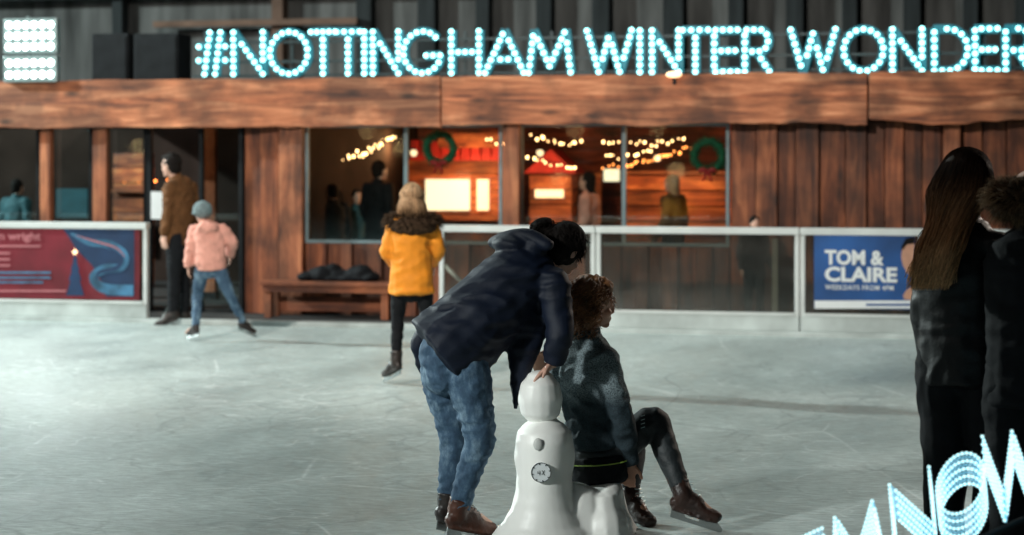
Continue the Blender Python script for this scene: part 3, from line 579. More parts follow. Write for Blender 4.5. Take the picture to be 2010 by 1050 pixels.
def body(J,root,m='skin',vox=.009,hs=1.,low=.08):
    s=J['s']; b=Blob(); side=(J['sR']-J['sL']).normalized(); sm_=(J['sL']+J['sR'])/2; pv,ch,nk=J['pv'],J['ch'],J['nk']; g=.84
    b.chain([(pv-(ch-pv)*low,.10*s,.075*s),(pv,.125*s,.085*s),(pv.lerp(ch,.5),.108*s,.078*s),(ch,.13*s,.09*s),(ch.lerp(sm_,.8),.12*s,.07*s),(nk,.05*s,.052*s)],side=side)
    b.chain([(ch.lerp(nk,.7),.06*s),(nk,.05*s),(J['hd']-J['hu']*.03*s,.05*s)])
    head(b,J['hd'],J['hf'],J['hu'],s*hs)
    for n in 'LR':
        S,E_,Wt=J['s'+n],J['e'+n],J['w'+n]
        b.chain([(S.lerp(ch,.35),.055*s),(S,.048*s),(S.lerp(E_,.5),.042*s),(E_,.036*s),(E_.lerp(Wt,.35),.035*s),(Wt,.024*s)])
        d=J['d'+n] if 'd'+n in J else (Wt-E_); pn=J.get('pn'+n,(-side if n=='R' else side)*1.); ts=J.get('ts'+n,J['f'])
        hand(b,Wt,d,pn,ts,s,J.get('cu'+n,.6))
        h_,k_,a_,t_=J['h'+n],J['k'+n],J['a'+n],J['t'+n]
        b.chain([(pv.lerp(h_,.5),.07*s),(h_,.08*s*g),(h_.lerp(k_,.5),.070*s*g),(k_,.054*s*g),(k_.lerp(a_,.35),.052*s*g),(a_,.032*s)])
        b.chain([(a_,.032*s),(a_.lerp(t_,.5)+UP*.0,.032*s),(t_,.022*s)])
    return b.done('body',M[m],root,vox,2)
def legs(J,root,m,name='trousers',r=(.105,.085,.07,.068,.052),up=.06,vox=.01,wr=(.006,9,9,16),cut=.0,top_r=(.165,.125),extra=None):
    s=J['s']; b=Blob(); side=(J['hR']-J['hL']).normalized(); pv=J['pv']; ax=(J['ch']-pv).normalized()
    hc=(J['hL']+J['hR'])/2
    b.chain([(hc-ax*.06*s,.13*s,.105*s),(hc,top_r[0]*s,top_r[1]*s),(pv+ax*up*s,top_r[0]*.88*s,top_r[1]*.9*s)],side=side,rnd=(1,.1))
    for n in 'LR':
        h_,k_,a_=J['h'+n],J['k'+n],J['a'+n]; e=a_.lerp(k_,cut)
        b.chain([(h_+ax*.01,r[0]*s*.92),(h_.lerp(k_,.25),r[0]*s*.95),(h_.lerp(k_,.6),r[1]*s),(k_,r[2]*s),(k_.lerp(a_,.35),r[3]*s),(e,r[4]*s)],rnd=(1,.2))
    if extra: extra(b)
    return b.done(name,M[m],root,vox,3,wr)
def topw(J,root,m,name,rings,sl=(.075,.066,.06,.045),vox=.01,wr=(.007,8,8,13),col=.07,extra=None,shw=.075,cuff=.0,label=None):
    s=J['s']; b=Blob(); side=(J['sR']-J['sL']).normalized(); pv,nk,ch=J['pv'],J['nk'],J['ch']
    def at(t): return pv+(ch-pv)*(t/.62) if t<.62 else ch+(nk-ch)*((t-.62)/.38)
    b.chain([(at(t),rx*s,ry*s) for t,rx,ry in rings],side=side,rnd=(.15,.3))
    if col: b.chain([(nk-(nk-ch)*.1,.075*s),(nk+(J['hd']-nk)*.28,col*s)],rnd=(1,.2))
    for n in 'LR':
        S,E_,Wt=J['s'+n],J['e'+n],J['w'+n]
        b.chain([(S.lerp(ch,.4),shw*1.1*s),(S,shw*s),(S.lerp(E_,.5),sl[1]*s),(E_,sl[2]*s),(E_.lerp(Wt,.45),sl[2]*.97*s),(Wt-(Wt-E_)*cuff,sl[3]*s)],rnd=(1,.15))
    if extra: extra(b)
    return b.done(name,M[m],root,vox,3,wr,label)
def skate(J,n,root,m='boot',blade=True,vox=.008,shaft=.42):
    s=J['s']; a,k,t=J['a'+n],J['k'+n],J['t'+n]; b=Blob(); fd=(t-a); fd=V((fd.x,fd.y,fd.z*.4)).normalized(); dn=J.get('dn'+n,-UP)
    heel=a+dn*.055*s-fd*.035*s; ball_=a+dn*.062*s+fd*.11*s; toe=a+dn*.066*s+fd*.175*s; side=fd.cross(UP).normalized()
    b.chain([(a.lerp(k,shaft*.62),.056*s),(a.lerp(k,.1),.050*s),(a,.050*s),(a+dn*.03*s,.048*s)],rnd=(.2,1))
    b.chain([(heel,.036*s,.034*s),(a+dn*.035*s+fd*.05*s,.042*s,.055*s),(ball_,.046*s,.036*s),(toe,.034*s,.028*s)],side=side)
    b.chain([(heel-fd*.01+dn*.032*s,.036*s,.012*s),(ball_+dn*.03*s,.046*s,.012*s),(toe+dn*.024*s,.036*s,.01*s)],side=side,rnd=(1,1))
    o=b.done('skate' if blade else 'boot',M[m],root,vox,2,(.002,30,30,50))
    if blade:
        bm=B(); zz=lambda p,q:p+dn*q*s
        pts=[zz(heel-fd*.03*s,.082),zz(heel-fd*.02*s,.02),zz(heel+fd*.03*s,.02),zz(heel+fd*.05*s,.062),zz(ball_-fd*.03*s,.058),zz(ball_-fd*.01*s,.02),zz(toe-fd*.01*s,.012),zz(toe+fd*.03*s,.056),zz(toe+fd*.024*s,.076)]
        A1=[bm.verts.new(p+side*.004) for p in pts]; A2=[bm.verts.new(p-side*.004) for p in pts]; bm.faces.new(A1); bm.faces.new(A2[::-1]); nn=len(pts)
        for i in range(nn): bm.faces.new((A1[i],A2[i],A2[(i+1)%nn],A1[(i+1)%nn]))
        put('blade',bm,M['blade'],o)
        bm=B()
        for i in range(6):
            q=a.lerp(k,shaft*.5*(1-i/6))+fd*.050*s+fd*.012*i*s+dn*.004*i
            tube(bm,[q-side*.022*s,q+fd*.008*s,q+side*.022*s],.003,5)
        put('lace',bm,M['adw'] if m=='bootb' else M['metal'],o)
    return o
def strands(name,m,parent,lines,r=.0025,n=3,r2=None):
    bm=B()
    for l in lines: tube(bm,l,r,n,r if r2 is None else r2)
    return put(name,bm,m,parent,smooth=True)
def cap_hair(J,root,m,s=1.,len_=0,vox=.009,extra=None,wr=(.004,30,30,14),back=0.):
    R,r,f,u=frame(J['hf'],J['hu']); c=J['hd']-f*back; q=J['s']*s; b=Blob()
    b.ell(c+(-f*.02+u*.034)*q,(.083*q,.094*q,.094*q),R); b.ell(c+(-f*.045-u*.02)*q,(.07*q,.06*q,.07*q),R)
    if extra: extra(b,c,r,f,u,q)
    return b.done('hair',M[m],root,vox,2,wr)
def heap(px0,px1,py1,v,label):
    u0,u1=U(px0,v),U(px1,v); t=wthing('jacket_heap',label,'jackets',(u0+u1)/2,v,zt)
    b=Blob()
    for q in range(9):
        x=u0+.10+(u1-u0-.2)*q/8; hgt=(Z(600,py1,v)-zt)*(.5,.75,.9,1.,.7,.6,.85,.95,.55)[q]
        b.ell(V((x,v+random.uniform(-.04,.06),zt+hgt*.42)),(.12,.14,hgt*.58))
    b.ell(V(((u0+u1)/2,v,zt+.03)),((u1-u0)/2,.15,.05)); b.done('fabric',M['black'],t,.015,4,(.012,7,7,7))
heap(588,742,517,1.15,'black jackets heaped on the bench under the window')
# ------------------------------------------------------------ background people
def px2(px,Y): return (px-CX)/F*Y
def person(label,base,group=None): return thing('person',label,'person',V((base[0],base[1],0)),group)
def mv(J,Y,**k):
    for n,(x,y,dy) in k.items(): J[n]=P(x,y,Y+dy)
Y=15.2; base=V((px2(806,Y),Y,0)); J=standJ(base,1.50,(.12,1),.075); t=person('person in mustard coat with dark fur hood, seen from behind on the ice',base)
mv(J,Y,hd=(806,388,.02),eL=(760,494,.02),wL=(776,518,.17),eR=(860,490,.02),wR=(850,518,.18),sL=(774,446,0),sR=(846,446,0),nk=(808,424,0),aL=(778,707,0),kL=(780,640,.04),tL=(761,730,.08),aR=(842,704,.03),kR=(838,635,.05),tR=(850,725,.16),hL=(784,556,0),hR=(832,556,0),pv=(808,540,0))
J['hf']=V((-.5,.85,0)); body(J,t,'skin2'); legs(J,t,'black','leggings',(.078,.066,.054,.054,.042),top_r=(.15,.11))
topw(J,t,'mustard','coat',[(-.24,.208,.155),(-.1,.197,.145),(.15,.18,.135),(.5,.186,.14),(.8,.19,.125),(.95,.14,.10),(1.0,.09,.08)],(.08,.068,.064,.05),extra=None,wr=(.010,6,6,9),shw=.07)
for n in 'LR': skate(J,n,t)
cap_hair(J,t,'hairb',1.0,wr=(.004,26,26,6),extra=lambda b,c,r,f,u,q:(b.chain([(c-f*.02*q+u*.0*q,.088*q),(c-f*.04*q-u*.10*q,.10*q),(c-f*.04*q-u*.17*q,.11*q)]),))
R,r,f,u=frame(J['hf'],UP); c=J['hd']; lines=[]
for i in range(1300):
    d=V((random.gauss(0,1),random.gauss(0,1),random.gauss(0,1))).normalized()
    if d.dot(f)>.45: continue
    if d.dot(u)<-.1: d.z=abs(d.z)
    p=c+(r*d.dot(r)*.076+f*(d.dot(f)*.084-.018)+u*(d.dot(u)*.088+.032)); hz=V((d.x,d.y,0)); hz=hz.normalized() if hz.length>.05 else V((0,-1,0))
    m0=c-f*.018+hz*.088+u*.0; e_=c-f*.03+hz*.108-u*random.uniform(.11,.17)+V((random.gauss(0,.006),random.gauss(0,.006),0))
    lines.append([p,p.lerp(m0,.5)+(hz+UP*.4)*.012,m0,m0.lerp(e_,.5)+hz*.008,e_])
strands('loose_hair',M['hairb'],t,lines,.0026,3,.0014)
def furring(c,rx,ry,rz,n,ln,m,parent,nm='fur_trim',r=.0035):
    lines=[]
    for i in range(n):
        a=random.uniform(0,2*PI); d=V((random.gauss(0,1),random.gauss(0,1),random.gauss(0,1))).normalized(); p=c+V((math.cos(a)*rx,math.sin(a)*ry,0))+V((d.x*rz,d.y*rz,d.z*rz))
        o_=(V((math.cos(a),math.sin(a),0))*.5+d).normalized(); lines.append([p,p+o_*ln*.5,p+o_*ln*random.uniform(.7,1.1)-UP*ln*.25])
    return strands(nm,m,parent,lines,r,3,r*.3)
c=P(811,434,Y); b=Blob(); b.chain([(c+V((math.cos(q)*.145,math.sin(q)*.10,-.02+.03*math.sin(q))),.05) for q in [i*PI/6 for i in range(13)]]); b.ell(c+V((0,-.1,-.035)),(.15,.07,.07)); b.done('hood',M['fur'],t,.01,1,(.012,22,22,22)); furring(c,.16,.12,.045,1500,.05,M['fur'],t)
Y=18.9; base=V((px2(410,Y),Y,0)); J=standJ(base,1.26,(-.15,1),.07); t=person('child in pink hooded top, blue jeans and grey beanie gliding on the ice',base)
mv(J,Y,hd=(397,418,0),nk=(402,440,0),ch=(410,465,-.02),pv=(413,520,0),sL=(381,452,0),sR=(436,450,0),eL=(374,488,0),wL=(370,524,.03),eR=(455,474,.02),wR=(452,500,.20),hL=(398,522,0),hR=(427,522,0),kL=(388,580,.10),aL=(384,640,-.02),tL=(366,653,.10),kR=(452,580,.0),aR=(476,630,.12),tR=(496,652,.16))
J['hf']=V((-.55,.8,0)); body(J,t,'skin2',hs=1.12); legs(J,t,'denim','jeans',(.10,.084,.068,.066,.054),up=.03)
topw(J,t,'pink','hooded_top',[(-.08,.20,.15),(.1,.205,.16),(.5,.20,.15),(.8,.20,.13),(.97,.12,.09)],(.085,.078,.074,.058),extra=lambda b:b.ell(P(408,446,Y-.09),(.10,.07,.06)),wr=(.011,8,8,11))
for n in 'LR': skate(J,n,t)
R,r,f,u=frame(J['hf'],UP); b=Blob(); b.ell(J['hd']+u*.03-f*.01,(.092,.1,.09),R); b.chain([(J['hd']+f*.085*math.cos(q)+r*.085*math.sin(q)+u*.0,.014) for q in [i*PI/6 for i in range(13)]]); b.done('beanie',M['beanie'],t,.008,1,(.003,40,40,4))
Y=20.9; base=V((px2(350,Y),Y,0)); J=standJ(base,1.76,(-.75,.5),.02); t=person('tall person in brown jacket and black trousers standing in the barrier gap',base)
mv(J,Y,hd=(335,325,0),nk=(345,352,0),ch=(352,385,0),pv=(350,465,0),sL=(335,368,-.12),sR=(372,366,.12),eL=(330,420,-.16),wL=(322,462,-.16),eR=(384,425,.14),wR=(378,470,.12),hL=(345,470,-.08),hR=(360,470,.08),kL=(342,545,-.08),kR=(360,545,.08),aL=(340,612,-.1),aR=(362,612,.1),tL=(322,628,-.12),tR=(344,626,.1))
J['hf']=V((-.88,.42,-.1)); body(J,t,'skin2'); legs(J,t,'black'); topw(J,t,'brownj','jacket',[(-.12,.18,.14),(.1,.175,.135),(.5,.19,.145),(.8,.195,.12),(.97,.12,.09)],wr=(.012,7,7,10),extra=lambda b:b.ell(P(360,356,Y+.05),(.09,.08,.06)))
for n in 'LR': skate(J,n,t)
cap_hair(J,t,'hairk',1.03,back=.004,wr=(.010,26,26,20),extra=lambda b,c,r,f,u,q:b.ell(c+f*.045+u*.085,(.06,.045,.03)))
def extra_person(px,pytop,v,f,tm,hm,label,z0=.03,long=False,skin='skin2'):
    u,zt_=UZ(px,pytop,v); w_=W(u,v); hh=zt_-z0; J=standJ(w_,hh,f,z0); t=person(label,w_,None); J['wL']+=V((f[0],f[1],0))*.12
    body(J,t,skin,.014); legs(J,t,'black',vox=.014,wr=None); topw(J,t,tm,'jacket',[(-.1,.18,.13),(.3,.17,.13),(.7,.19,.13),(.97,.12,.09)],vox=.014,wr=(.01,7,7,9))
    for n in 'LR': skate(J,n,t,blade=False,vox=.012)
    cap_hair(J,t,hm,1.0,vox=.012,extra=(lambda b,c,r,f,u,q:b.chain([(c-f*.03*q,.082*q),(c-f*.06*q-u*.14*q,.082*q,.05*q),(c-f*.09*q-u*.30*q,.075*q,.035*q)],side=r)) if long else None)
extra_person(742,316,2.6,(.6,.6),'black','hairk','dark silhouetted person inside the leftmost big window, left of the bright screen')
extra_person(700,372,3.4,(.3,-.9),'tealj','hairk','shorter person in dull teal inside the leftmost big window near its mullion')
extra_person(1157,338,2.5,(-.85,.3),'pink','hairk','dark haired person in a pale pink top behind the window glass',long=True)
extra_person(1322,342,2.7,(-.7,.5),'brownj','hairb','person with long fair hair and brown coat inside the right hand window',long=True)
extra_person(32,352,2.6,(.4,.9),'tealj','hairk','person in a teal jacket inside the dark left window above the banner')
extra_person(655,362,2.9,(-.5,.7),'black','hairk','person in black inside the left corner of the big window')
extra_person(1480,424,.9,(.3,-.9),'black','hairk','small dark haired child standing just beyond the clear barrier panel')
# ------------------------------------------------------------ bending adult
Y=9.0; base=V((px2(895,Y),Y,0)); t=person('adult in navy hooded jacket and jeans bending over the white skating aid',base)
fd=V((.88,.47,0)).normalized(); Lx=V((-fd.y,fd.x,0)); J=dict(s=1.0,f=fd,hf=V((.58,.55,-.62)),hu=V((.5,.3,.75)),L=Lx)
mv(J,Y,hd=(1108,492,.20),nk=(1062,514,.17),ch=(1012,560,.10),pv=(900,668,0),sL=(1030,515,.30),sR=(1086,558,.02),eL=(1085,620,.36),wL=(1118,668,.28),eR=(1098,652,-.06),wR=(1087,712,-.03),
 hL=(866,712,.08),hR=(914,712,-.06),kL=(892,856,.12),kR=(942,860,-.06),aL=(879,985,.12),aR=(900,998,-.02),tL=(928,1020,.20),tR=(960,1030,.06))
J['dR']=V((-.55,.0,-.5)); J['pnR']=V((.1,.3,-1)); J['tsR']=V((-.3,-.9,0)); J['cuR']=.45; J['dL']=V((.3,-.2,-.9)); J['cuL']=.5
body(J,t,'skin2',.007,low=.02)
def seatb(b):
    b.ell(P(868,698,Y),(.105,.13,.12)); b.ell(P(905,690,Y-.02),(.12,.12,.12))
legs(J,t,'denim','jeans',(.108,.088,.072,.060,.048),up=.10,vox=.0075,wr=(.008,12,12,20),top_r=(.185,.15),cut=.03,extra=seatb)
Q=lambda x,y,d:P(x,y,Y+d)
def jacket(b):
    b.chain([(Q(1035,620,.05),.12,.06),(Q(1026,690,.03),.075,.045),(Q(1018,745,.02),.038,.03),(Q(1012,800,.01),.010,.010)],side=V((1,0,0)))
    b.chain([(Q(870,640,.12),.07),(Q(828,664,.14),.045),(Q(828,710,.15),.03),(Q(848,758,.15),.012)])
    b.ell(Q(1010,478,.14),(.105,.12,.05)); b.ell(Q(1046,484,.13),(.07,.11,.065))
    b.chain([(Q(970,476,.20),.028),(Q(1000,464,.12),.032),(Q(1046,463,.06),.032),(Q(1074,480,.03),.028)])
s_=(J['sR']-J['sL']).normalized(); b=Blob()
b.chain([(P(862,700,Y),.200,.205),(P(886,680,Y+.01),.200,.205),(P(932,634,Y+.03),.19,.185),(P(978,588,Y+.07),.186,.176),(P(1022,545,Y+.12),.186,.165),(P(1052,518,Y+.16),.13,.11)],side=s_,rnd=(.05,.5))
for n,rr in (('L',(.08,.072,.066,.05)),('R',(.084,.072,.064,.046))):
    S,E_,Wt=J['s'+n],J['e'+n],J['w'+n]; b.chain([(S.lerp(J['ch'],.35),rr[0]*1.1),(S,rr[0]),(S.lerp(E_,.5),rr[1]),(E_,rr[2]),(E_.lerp(Wt,.5),rr[2]*.92),(Wt,rr[3])],rnd=(1,.15))
jacket(b); b.done('jacket',M['navy'],t,.008,5,(.009,6,6,13))
for n in 'LR': skate(J,n,t,'bootb' if n=='R' else 'boot',shaft=.2)
cap_hair(J,t,'hairk',1.05,vox=.007,extra=lambda b,c,r,f,u,q:(b.ell(c-f*.02-u*.01,(.08,.08,.085)),b.ell(c-f*.07+u*.02,(.05,.05,.05))))
R,r,f,u=frame(J['hf'],J['hu']); c=J['hd']; lines=[]
for i in range(1100):
    d=V((random.gauss(0,1),random.gauss(0,1),random.gauss(0,1))).normalized()
    if d.dot(f)>.45 and d.dot(u)<.35: continue
    p=c+R@V((d.x*.086,d.y*.096-.02,d.z*.096+.034)); q=(d*.4+V((random.gauss(0,.25),random.gauss(0,.25),random.gauss(0,.25)))-u*.7).normalized(); lines.append([p,p+q*.014,p+q*.030-UP*.006])
bun=P(1064,444,Y+.2)
for i in range(420):
    d=V((random.gauss(0,1),random.gauss(0,1),random.gauss(0,1))).normalized(); p=bun+V((d.x*.048,d.y*.036,d.z*.026)); q=d.cross(V((0,1,.3))).normalized(); lines.append([p,p+q*.02+d*.006,p+q*.032+d*.002])
strands('loose_hair',M['hairk'],t,lines,.0022,3,.001)
b=Blob(); b.ell(bun,(.048,.036,.028)); b.chain([(bun-UP*.005,.03),(P(1088,457,Y+.2),.036),(c+u*.04,.05)]); b.done('hair_bun',M['hairk'],t,.008,1,(.006,25,25,25))
# ------------------------------------------------------------ skating aid
Y=9.0; sa=thing('skating_aid','white moulded snowman shaped skating aid pushed by the bending adult','skating aid',V((px2(1075,Y),Y,0)))
b=Blob(); rows=[(1052,106,.20),(1040,96,.19),(1020,78,.17),(990,63,.15),(960,56,.14),(925,54,.135),(895,56,.135),(868,57,.135),(848,54,.12),(834,42,.09),(824,26,.06)]
b.chain([(P(1068,y,Y),w/F*Y,ry) for y,w,ry in rows],side=V((1,0,0)),sub=3,n=28,rnd=(.05,.6))
for k,x0 in ((-1,1040),(1,1098)):
    b.chain([(P(x0+k*2,855,Y),.05),(P(x0+k*12,890,Y-.01),.045),(P(x0+k*10,940,Y-.02),.035),(P(x0+k*12,990,Y-.02),.03)])
b.chain([(P(1190,1052,Y+.12),.15,.24),(P(1186,1035,Y+.12),.14,.23),(P(1182,1000,Y+.14),.115,.20),(P(1180,968,Y+.15),.105,.18),(P(1178,958,Y+.15),.095,.17)],side=V((1,0,0)),rnd=(.05,.3))
b.chain([(P(1125,1050,Y+.05),.20,.16),(P(1135,1000,Y+.07),.15,.14),(P(1145,968,Y+.09),.10,.12)],side=V((1,0,0)),rnd=(.05,.4))
b.done('moulded_body',M['aid'],sa,.009,5)
b=Blob(); b.chain([(P(1061,828,Y),.055,.055),(P(1061,808,Y),.092,.09),(P(1060,783,Y),.103,.10),(P(1060,757,Y),.092,.092),(P(1060,740,Y),.062,.065)],side=V((1,0,0)),rnd=(.5,.5)); b.done('head',M['aid'],sa,.008,3)
def ringxz(c,rx,rz,r,n=28): return tube(B(),[c+V((rx*math.cos(2*PI*i/n),0,rz*math.sin(2*PI*i/n))) for i in range(n+1)],r,6)
put('button',ball(B(),P(1056,872,Y-.137),1,3,(.021,.010,.028)),M['aidb'],sa,smooth=True)
cc=P(1062,927,Y-.148); bm=B(); bmesh.ops.create_cone(bm,cap_ends=True,segments=32,radius1=.045,radius2=.045,depth=.012,matrix=Matrix.Translation(cc)@Matrix.Rotation(PI/2,4,'X')); st=put('round_label',bm,M['adw'],sa,bevel=.003)
put('label_rim',ringxz(cc+V((0,-.008,0)),.043,.043,.0014),M['dark'],st,smooth=True)
bm=B(); 
for i in range(8):
    a=i*PI/4+.2; e=V((math.cos(a),0,math.sin(a))); tube(bm,[cc+V((0,-.0085,0))+e*.035,cc+V((0,-.0085,0))+e*.041],.002,5)
for pl in ([(-.014,.006),(-.016,-.004),(-.004,-.004)],[(-.006,.008),(-.006,-.012)],[(.004,.01),(.016,-.012)],[(.016,.01),(.003,-.010)]): tube(bm,[cc+V((x,-.0085,z)) for x,z in pl],.0010,5)
put('handwritten_mark',bm,M['dark'],st)
# ------------------------------------------------------------ seated girl
Y=9.25; base=V((px2(1190,Y),Y,0)); t=person('seated person with curly auburn hair and grey marl top riding on the skating aid',base)
fd=V((.85,.5,0)).normalized(); J=dict(s=.92,f=fd,hf=V((.96,.22,-.12)),hu=V((.10,0,1)),L=V((-fd.y,fd.x,0)))
mv(J,Y,hd=(1168,598,.0),nk=(1150,658,.0),ch=(1152,735,.0),pv=(1166,880,0),sL=(1112,700,.14),sR=(1186,702,-.08),eL=(1080,790,.10),wL=(1062,735,.04),eR=(1222,822,-.12),wR=(1238,908,-.06),
 hL=(1150,900,.09),hR=(1182,905,-.05),kL=(1240,880,.30),kR=(1284,822,.06),aL=(1236,975,.16),aR=(1340,968,-.08),tL=(1262,1000,.08),tR=(1400,1010,-.10))
J['dR']=V((-.15,.1,-1)); J['tsR']=V((.9,-.2,0)); J['pnR']=V((0,1,0)); J['cuR']=.8; J['dL']=V((-.2,-.3,.8)); J['cuL']=.7
body(J,t,'skin',.0065); legs(J,t,'legg','leggings',(.10,.084,.068,.066,.052),up=.03,vox=.008,wr=(.004,10,10,14),top_r=(.185,.14),cut=.1)
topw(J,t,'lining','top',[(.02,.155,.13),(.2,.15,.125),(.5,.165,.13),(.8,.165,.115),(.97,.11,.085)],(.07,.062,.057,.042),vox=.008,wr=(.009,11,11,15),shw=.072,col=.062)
b=Blob(); sd=(J['sR']-J['sL']).normalized(); ax=(J['ch']-J['pv']).normalized(); q=J['pv']-ax*.035
b.chain([(q-ax*.10,.175,.13),(q-ax*.03,.172,.132),(q+ax*.005,.165,.13)],side=sd,rnd=(.3,.1)); b.done('dark_shorts',M['black'],t,.008,2,(.006,10,10,14))
w=sd.cross(ax).normalized(); bm=B()
tube(bm,[q-ax*(.022)+sd*math.cos(a)*.177+w*math.sin(a)*.139 for a in [i*PI/18 for i in range(37)]],.003,5)
put('lime_stripe',bm,M['lime'],t,smooth=True)
for n in 'LR': skate(J,n,t,'bootd',shaft=.62,vox=.007)
bm=B(); kk=P(1262,838,Y-.03)
for z_ in (0,.018,.036,.054):
    tube(bm,[kk+V((-.012,-.040,z_)),kk+V((.006,-.041,z_+.006))],.0016,4)
put('leg_print',bm,M['metal'],t)
R,r,f,u=frame(J['hf'],J['hu']); c=J['hd']; b=Blob()
b.ell(c-f*.035+u*.04,(.098,.095,.10),R); b.ell(c-f*.06-u*.04,(.085,.065,.09),R); b.ell(c-f*.0+u*.085,(.075,.075,.045),R)
for k in (-1,1): b.ell(c+r*.068*k-f*.035-u*.03,(.035,.05,.085),R)
b.done('hair',M['haira'],t,.007,2,(.013,24,24,24)); lines=[]
for i in range(1000):
    d=V((random.gauss(0,1),random.gauss(0,1),random.gauss(0,1))).normalized()
    if d.dot(f)>.30 and d.dot(u)<.55: continue
    p=c+(r*d.dot(r)*.1+f*(d.dot(f)*.105-.033)+u*(d.dot(u)*.115+.012)); ln=random.uniform(.05,.10); dr=(d*.35-UP*.8+r*random.gauss(0,.2)-f*.08).normalized(); e1=dr.orthogonal().normalized(); e2=dr.cross(e1); ph=random.uniform(0,6.28); ra=random.uniform(.007,.014); tw=random.uniform(1.4,2.4)
    lines.append([p+dr*ln*k/14+(e1*math.cos(ph+tw*2*PI*k/14)+e2*math.sin(ph+tw*2*PI*k/14))*ra for k in range(15)])
strands('curls',M['haira'],t,lines,.0030,3,.0013)
# ------------------------------------------------------------ onlookers right
Y=7.5; base=V((px2(1900,Y),Y,0)); J=standJ(base,1.70,(.55,.85),.05); t=person('onlooker with very long straight brown hair and black leather jacket, back turned',base)
mv(J,Y,hd=(1897,352,.02),nk=(1890,432,0),ch=(1882,530,0),pv=(1890,700,0),sL=(1838,482,.06),sR=(1945,480,-.08),eL=(1822,610,.06),wL=(1832,715,.15),eR=(1962,610,-.05),wR=(1955,700,.12))
body(J,t,'skin2'); legs(J,t,'black','trousers',(.12,.10,.085,.08,.075),wr=(.006,8,8,10))
topw(J,t,'leather','jacket',[(-.18,.172,.14),(.0,.168,.135),(.3,.165,.13),(.6,.18,.14),(.85,.17,.115),(.97,.11,.09)],(.078,.07,.066,.05),wr=(.008,6,6,11))
for n in 'LR': skate(J,n,t,blade=True)
R,r,f,u=frame(V((.75,.6,0)),UP); c=J['hd']; b=Blob()
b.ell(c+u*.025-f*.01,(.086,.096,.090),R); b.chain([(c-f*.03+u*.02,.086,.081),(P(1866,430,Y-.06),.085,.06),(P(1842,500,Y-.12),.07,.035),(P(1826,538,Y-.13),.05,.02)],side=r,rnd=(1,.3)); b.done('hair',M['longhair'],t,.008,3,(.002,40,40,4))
lines=[]
for i in range(4200):
    a=random.uniform(0,2*PI); el=math.asin(random.uniform(-.25,1.)); d=(V((math.cos(a),math.sin(a),0))*math.cos(el)+UP*math.sin(el))
    if d.dot(f)>.5 and el<1.1: continue
    p0=c+u*.026+d*.098; lat=d.dot(V((1,0,0))); e_=P(1828+lat*38+random.gauss(0,6),random.choice((552,558,562,546,530)) +random.uniform(-12,8),Y-.17-.02*random.random()+(.05 if d.y>0 else 0)); m1=P(1872+lat*48+random.gauss(0,3),425,Y-.06+d.y*.085); m2=P(1847+lat*44+random.gauss(0,4),490,Y-.15+d.y*.04)
    pts=[p0,(p0+V((d.x,d.y,0))*.012).lerp(m1,.45)+V((d.x,d.y,0))*.022,m1,m2,e_]; fine=[]
    for j in range(4):
        A0=pts[max(j-1,0)];A1=pts[j];A2=pts[j+1];A3=pts[min(j+2,4)]
        for k in range(4):
            q=k/4; fine.append(.5*((2*A1)+(A2-A0)*q+(2*A0-5*A1+4*A2-A3)*q*q+(-A0+3*A1-3*A2+A3)*q**3))
    fine.append(pts[-1]); lines.append(fine)
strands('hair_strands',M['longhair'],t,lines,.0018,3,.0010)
Y=7.2; base=V((px2(2035,Y),Y,0)); J=standJ(base,1.62,(.3,.95),.05); t=person('onlooker at the right edge with a brown fur hood and black coat',base)
mv(J,Y,hd=(2022,392,.02),nk=(2026,452,0),ch=(2034,540,0),pv=(2036,720,0),sL=(1990,492,.02),sR=(2089,492,-.02),eL=(1978,610,.06),wL=(1994,668,.02),eR=(2102,620,0),wR=(2089,720,.1))
body(J,t,'skin2'); legs(J,t,'black','trousers',(.12,.10,.085,.08,.075)); topw(J,t,'black','coat',[(-.25,.20,.15),(.0,.19,.145),(.4,.19,.14),(.7,.195,.14),(.9,.17,.115),(.97,.11,.09)],(.085,.078,.07,.055))
for n in 'LR': skate(J,n,t)
b=Blob(); c=P(2018,384,Y); b.ell(c,(.115,.12,.075)); b.ell(c-UP*.05,(.135,.12,.05)); b.done('fur_hood',M['fur'],t,.009,1,(.01,25,25,25))
furring(c-UP*.01,.075,.06,.052,5200,.06,M['furt'],t,r=.0013)
# ------------------------------------------------------------ tilted foreground light letters
YL=6.0; ts=thing('light_letter_sign','low tilted sign of blue white light rod letters at the bottom right corner','sign',V((px2(1830,YL),YL,0)))
def yb(x): return 1106-.45*(x-1800)
M['streak']=mat('light_streak',(.15,.4,.55),.3,.05,5,emit=(.24,.72,.98),es=.95); M['streakdot']=mat('light_streak_dot',(.4,.7,.8),.3,.05,5,emit=(.62,.97,1.),es=1.9)
LV=V((-.0042,-.014,.0135))
for ch,x0,x1,hh in (('E',1580,1632,88),('M',1646,1742,100),('N',1764,1840,112),('O',1850,1942,110),('W',1944,2056,124)):
    bmr=B(); bmt=B(); dots=[]
    def mp_(x,y): X=x0+(x1-x0)*x; return (X-.09*hh*y, yb(X)-hh*y)
    for st_ in GL[ch]:
        pl=[mp_(x,y) for x,y in st_]
        for p in resample(pl,8.5):
            if all((p-q).length>6.2 for q in dots): dots.append(p)
        for ly in range(9):  # stacked glowing outlines imitate streaks of the bulbs' light
            pp=resample(pl,6); tube(bmr,[P(p.x,p.y,YL)+LV*ly for p in pp],.0019,5)
    for p in dots:
        for ly in (0,2,4,6,8): ball(bmt,P(p.x,p.y,YL-.002)+LV*ly,.0048,1)
    l=put('letter',bmr,M['streak'],ts,smooth=True); put('light_points',bmt,M['streakdot'],l,smooth=True)
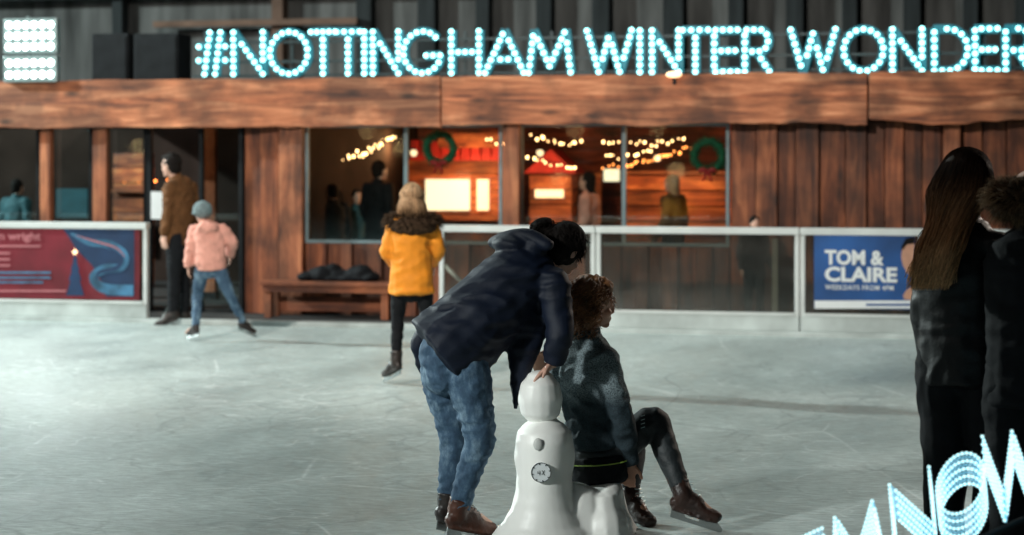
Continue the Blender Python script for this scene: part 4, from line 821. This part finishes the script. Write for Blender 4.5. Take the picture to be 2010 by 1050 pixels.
tube_pts=[P(x,yb(x)+8,YL+.03) for x in (1590,1700,1850,2050)]; put('base_rail',tube(B(),tube_pts,.010,8),M['dark'],ts,smooth=True)
for x in (1640,1850,2020): p=P(x,yb(x)+8,YL+.03); put('leg',tube(B(),[p,V((p.x,p.y,0))],.010,8),M['dark'],ts,smooth=True)
# ------------------------------------------------------------ world, lights, camera
w=bpy.data.worlds.new('World'); sc.world=w; w.use_nodes=True; nt=w.node_tree; bgn=nt.nodes['Background']; sk=nt.nodes.new('ShaderNodeTexSky'); sk.sky_type='NISHITA'; sk.sun_disc=False; sk.sun_elevation=math.radians(-3); sk.sun_rotation=math.radians(200)
nt.links.new(sk.outputs[0],bgn.inputs[0]); bgn.inputs[1].default_value=.05
def light(kind,loc,tgt,e,col,size=1.,angle=60,blend=.5):
    l=bpy.data.lights.new('l_'+kind,kind); l.energy=e; l.color=col; o=bpy.data.objects.new('lamp_or_fill_light',l); COL.objects.link(o); o.location=loc
    o.rotation_euler=(V(tgt)-V(loc)).to_track_quat('-Z','Y').to_euler()
    if kind=='AREA': l.shape='DISK'; l.size=size
    if kind=='SPOT': l.spot_size=math.radians(angle); l.spot_blend=blend; l.shadow_soft_size=size
    if kind=='POINT': l.shadow_soft_size=size
    return o
cool=(.86,1.,.97)
light('AREA',(-15.5,22.5,7.2),(-1,14,0),3800,cool,.5)
light('AREA',(-2,15.5,9),(-1,16,0),240,cool,3)
light('SPOT',(-6.0,4.2,3.6),(.30,9,.62),2000,(.95,1.,.97),.25,17,1.)  # unseen narrow spot added to brighten the bending pair and skating aid
light('AREA',(-6.5,3.0,4.6),(1.0,9,.8),40,(.92,1.,.97),1.2)
light('SPOT',(-6,5,8),(-1.5,20.5,1.6),7700,(1.,.93,.84),.3,50,.7)
light('SPOT',W(U(56,1.2),1.15,2.95),(-2,11,0),180,cool,.15,100,.6)
light('SPOT',(9,17.5,6),(1,9.5,.5),1600,(1,.86,.74),.4,60,.6)
light('SPOT',(-3.5,6.0,3.4),(1.60,7.40,1.42),60,(1,.9,.8),.2,9,1.)  # tight spot added out of view to light the long-haired onlooker
for u_,v_,z_,e in ((U(700,3.5),5.2,1.9,30),(U(900,4),4.2,1.5,52),(U(1090,4),4.2,1.5,42),(U(1320,3.5),3.8,1.6,46),(U(1130,2),1.95,2.05,7),(U(1290,2),1.95,2.05,5),(U(720,2),2.0,2.05,7),(U(250,4),4.3,1.9,16),(U(400,2.6),2.4,2.0,5)):  # warm room lights, with small fills added just behind the panes
    light('POINT',W(u_,v_,z_),(0,0,0),e,(1,.46,.20),.1)
light('POINT',W(U(120,3.5),4.5,2.2),(0,0,0),22,(.5,.9,1.),.1)
sn=bpy.data.lights.new('moon','SUN'); sn.energy=.02; sn.angle=math.radians(.5); so=bpy.data.objects.new('moon',sn); COL.objects.link(so); so.rotation_euler=(math.radians(50),0,math.radians(-40))
cd=bpy.data.cameras.new('camera'); cam=bpy.data.objects.new('camera',cd); COL.objects.link(cam); cam.location=(0,0,H); cam.rotation_euler=(PI/2,0,0); cd.lens=70; cd.sensor_width=36; cd.shift_y=-(525-HY)/2010; cd.clip_end=600
cd.dof.use_dof=True; cd.dof.focus_distance=9.0; cd.dof.aperture_fstop=2.3
sc.camera=cam
sc.view_settings.view_transform='Standard'; sc.view_settings.look='None'; sc.view_settings.exposure=0
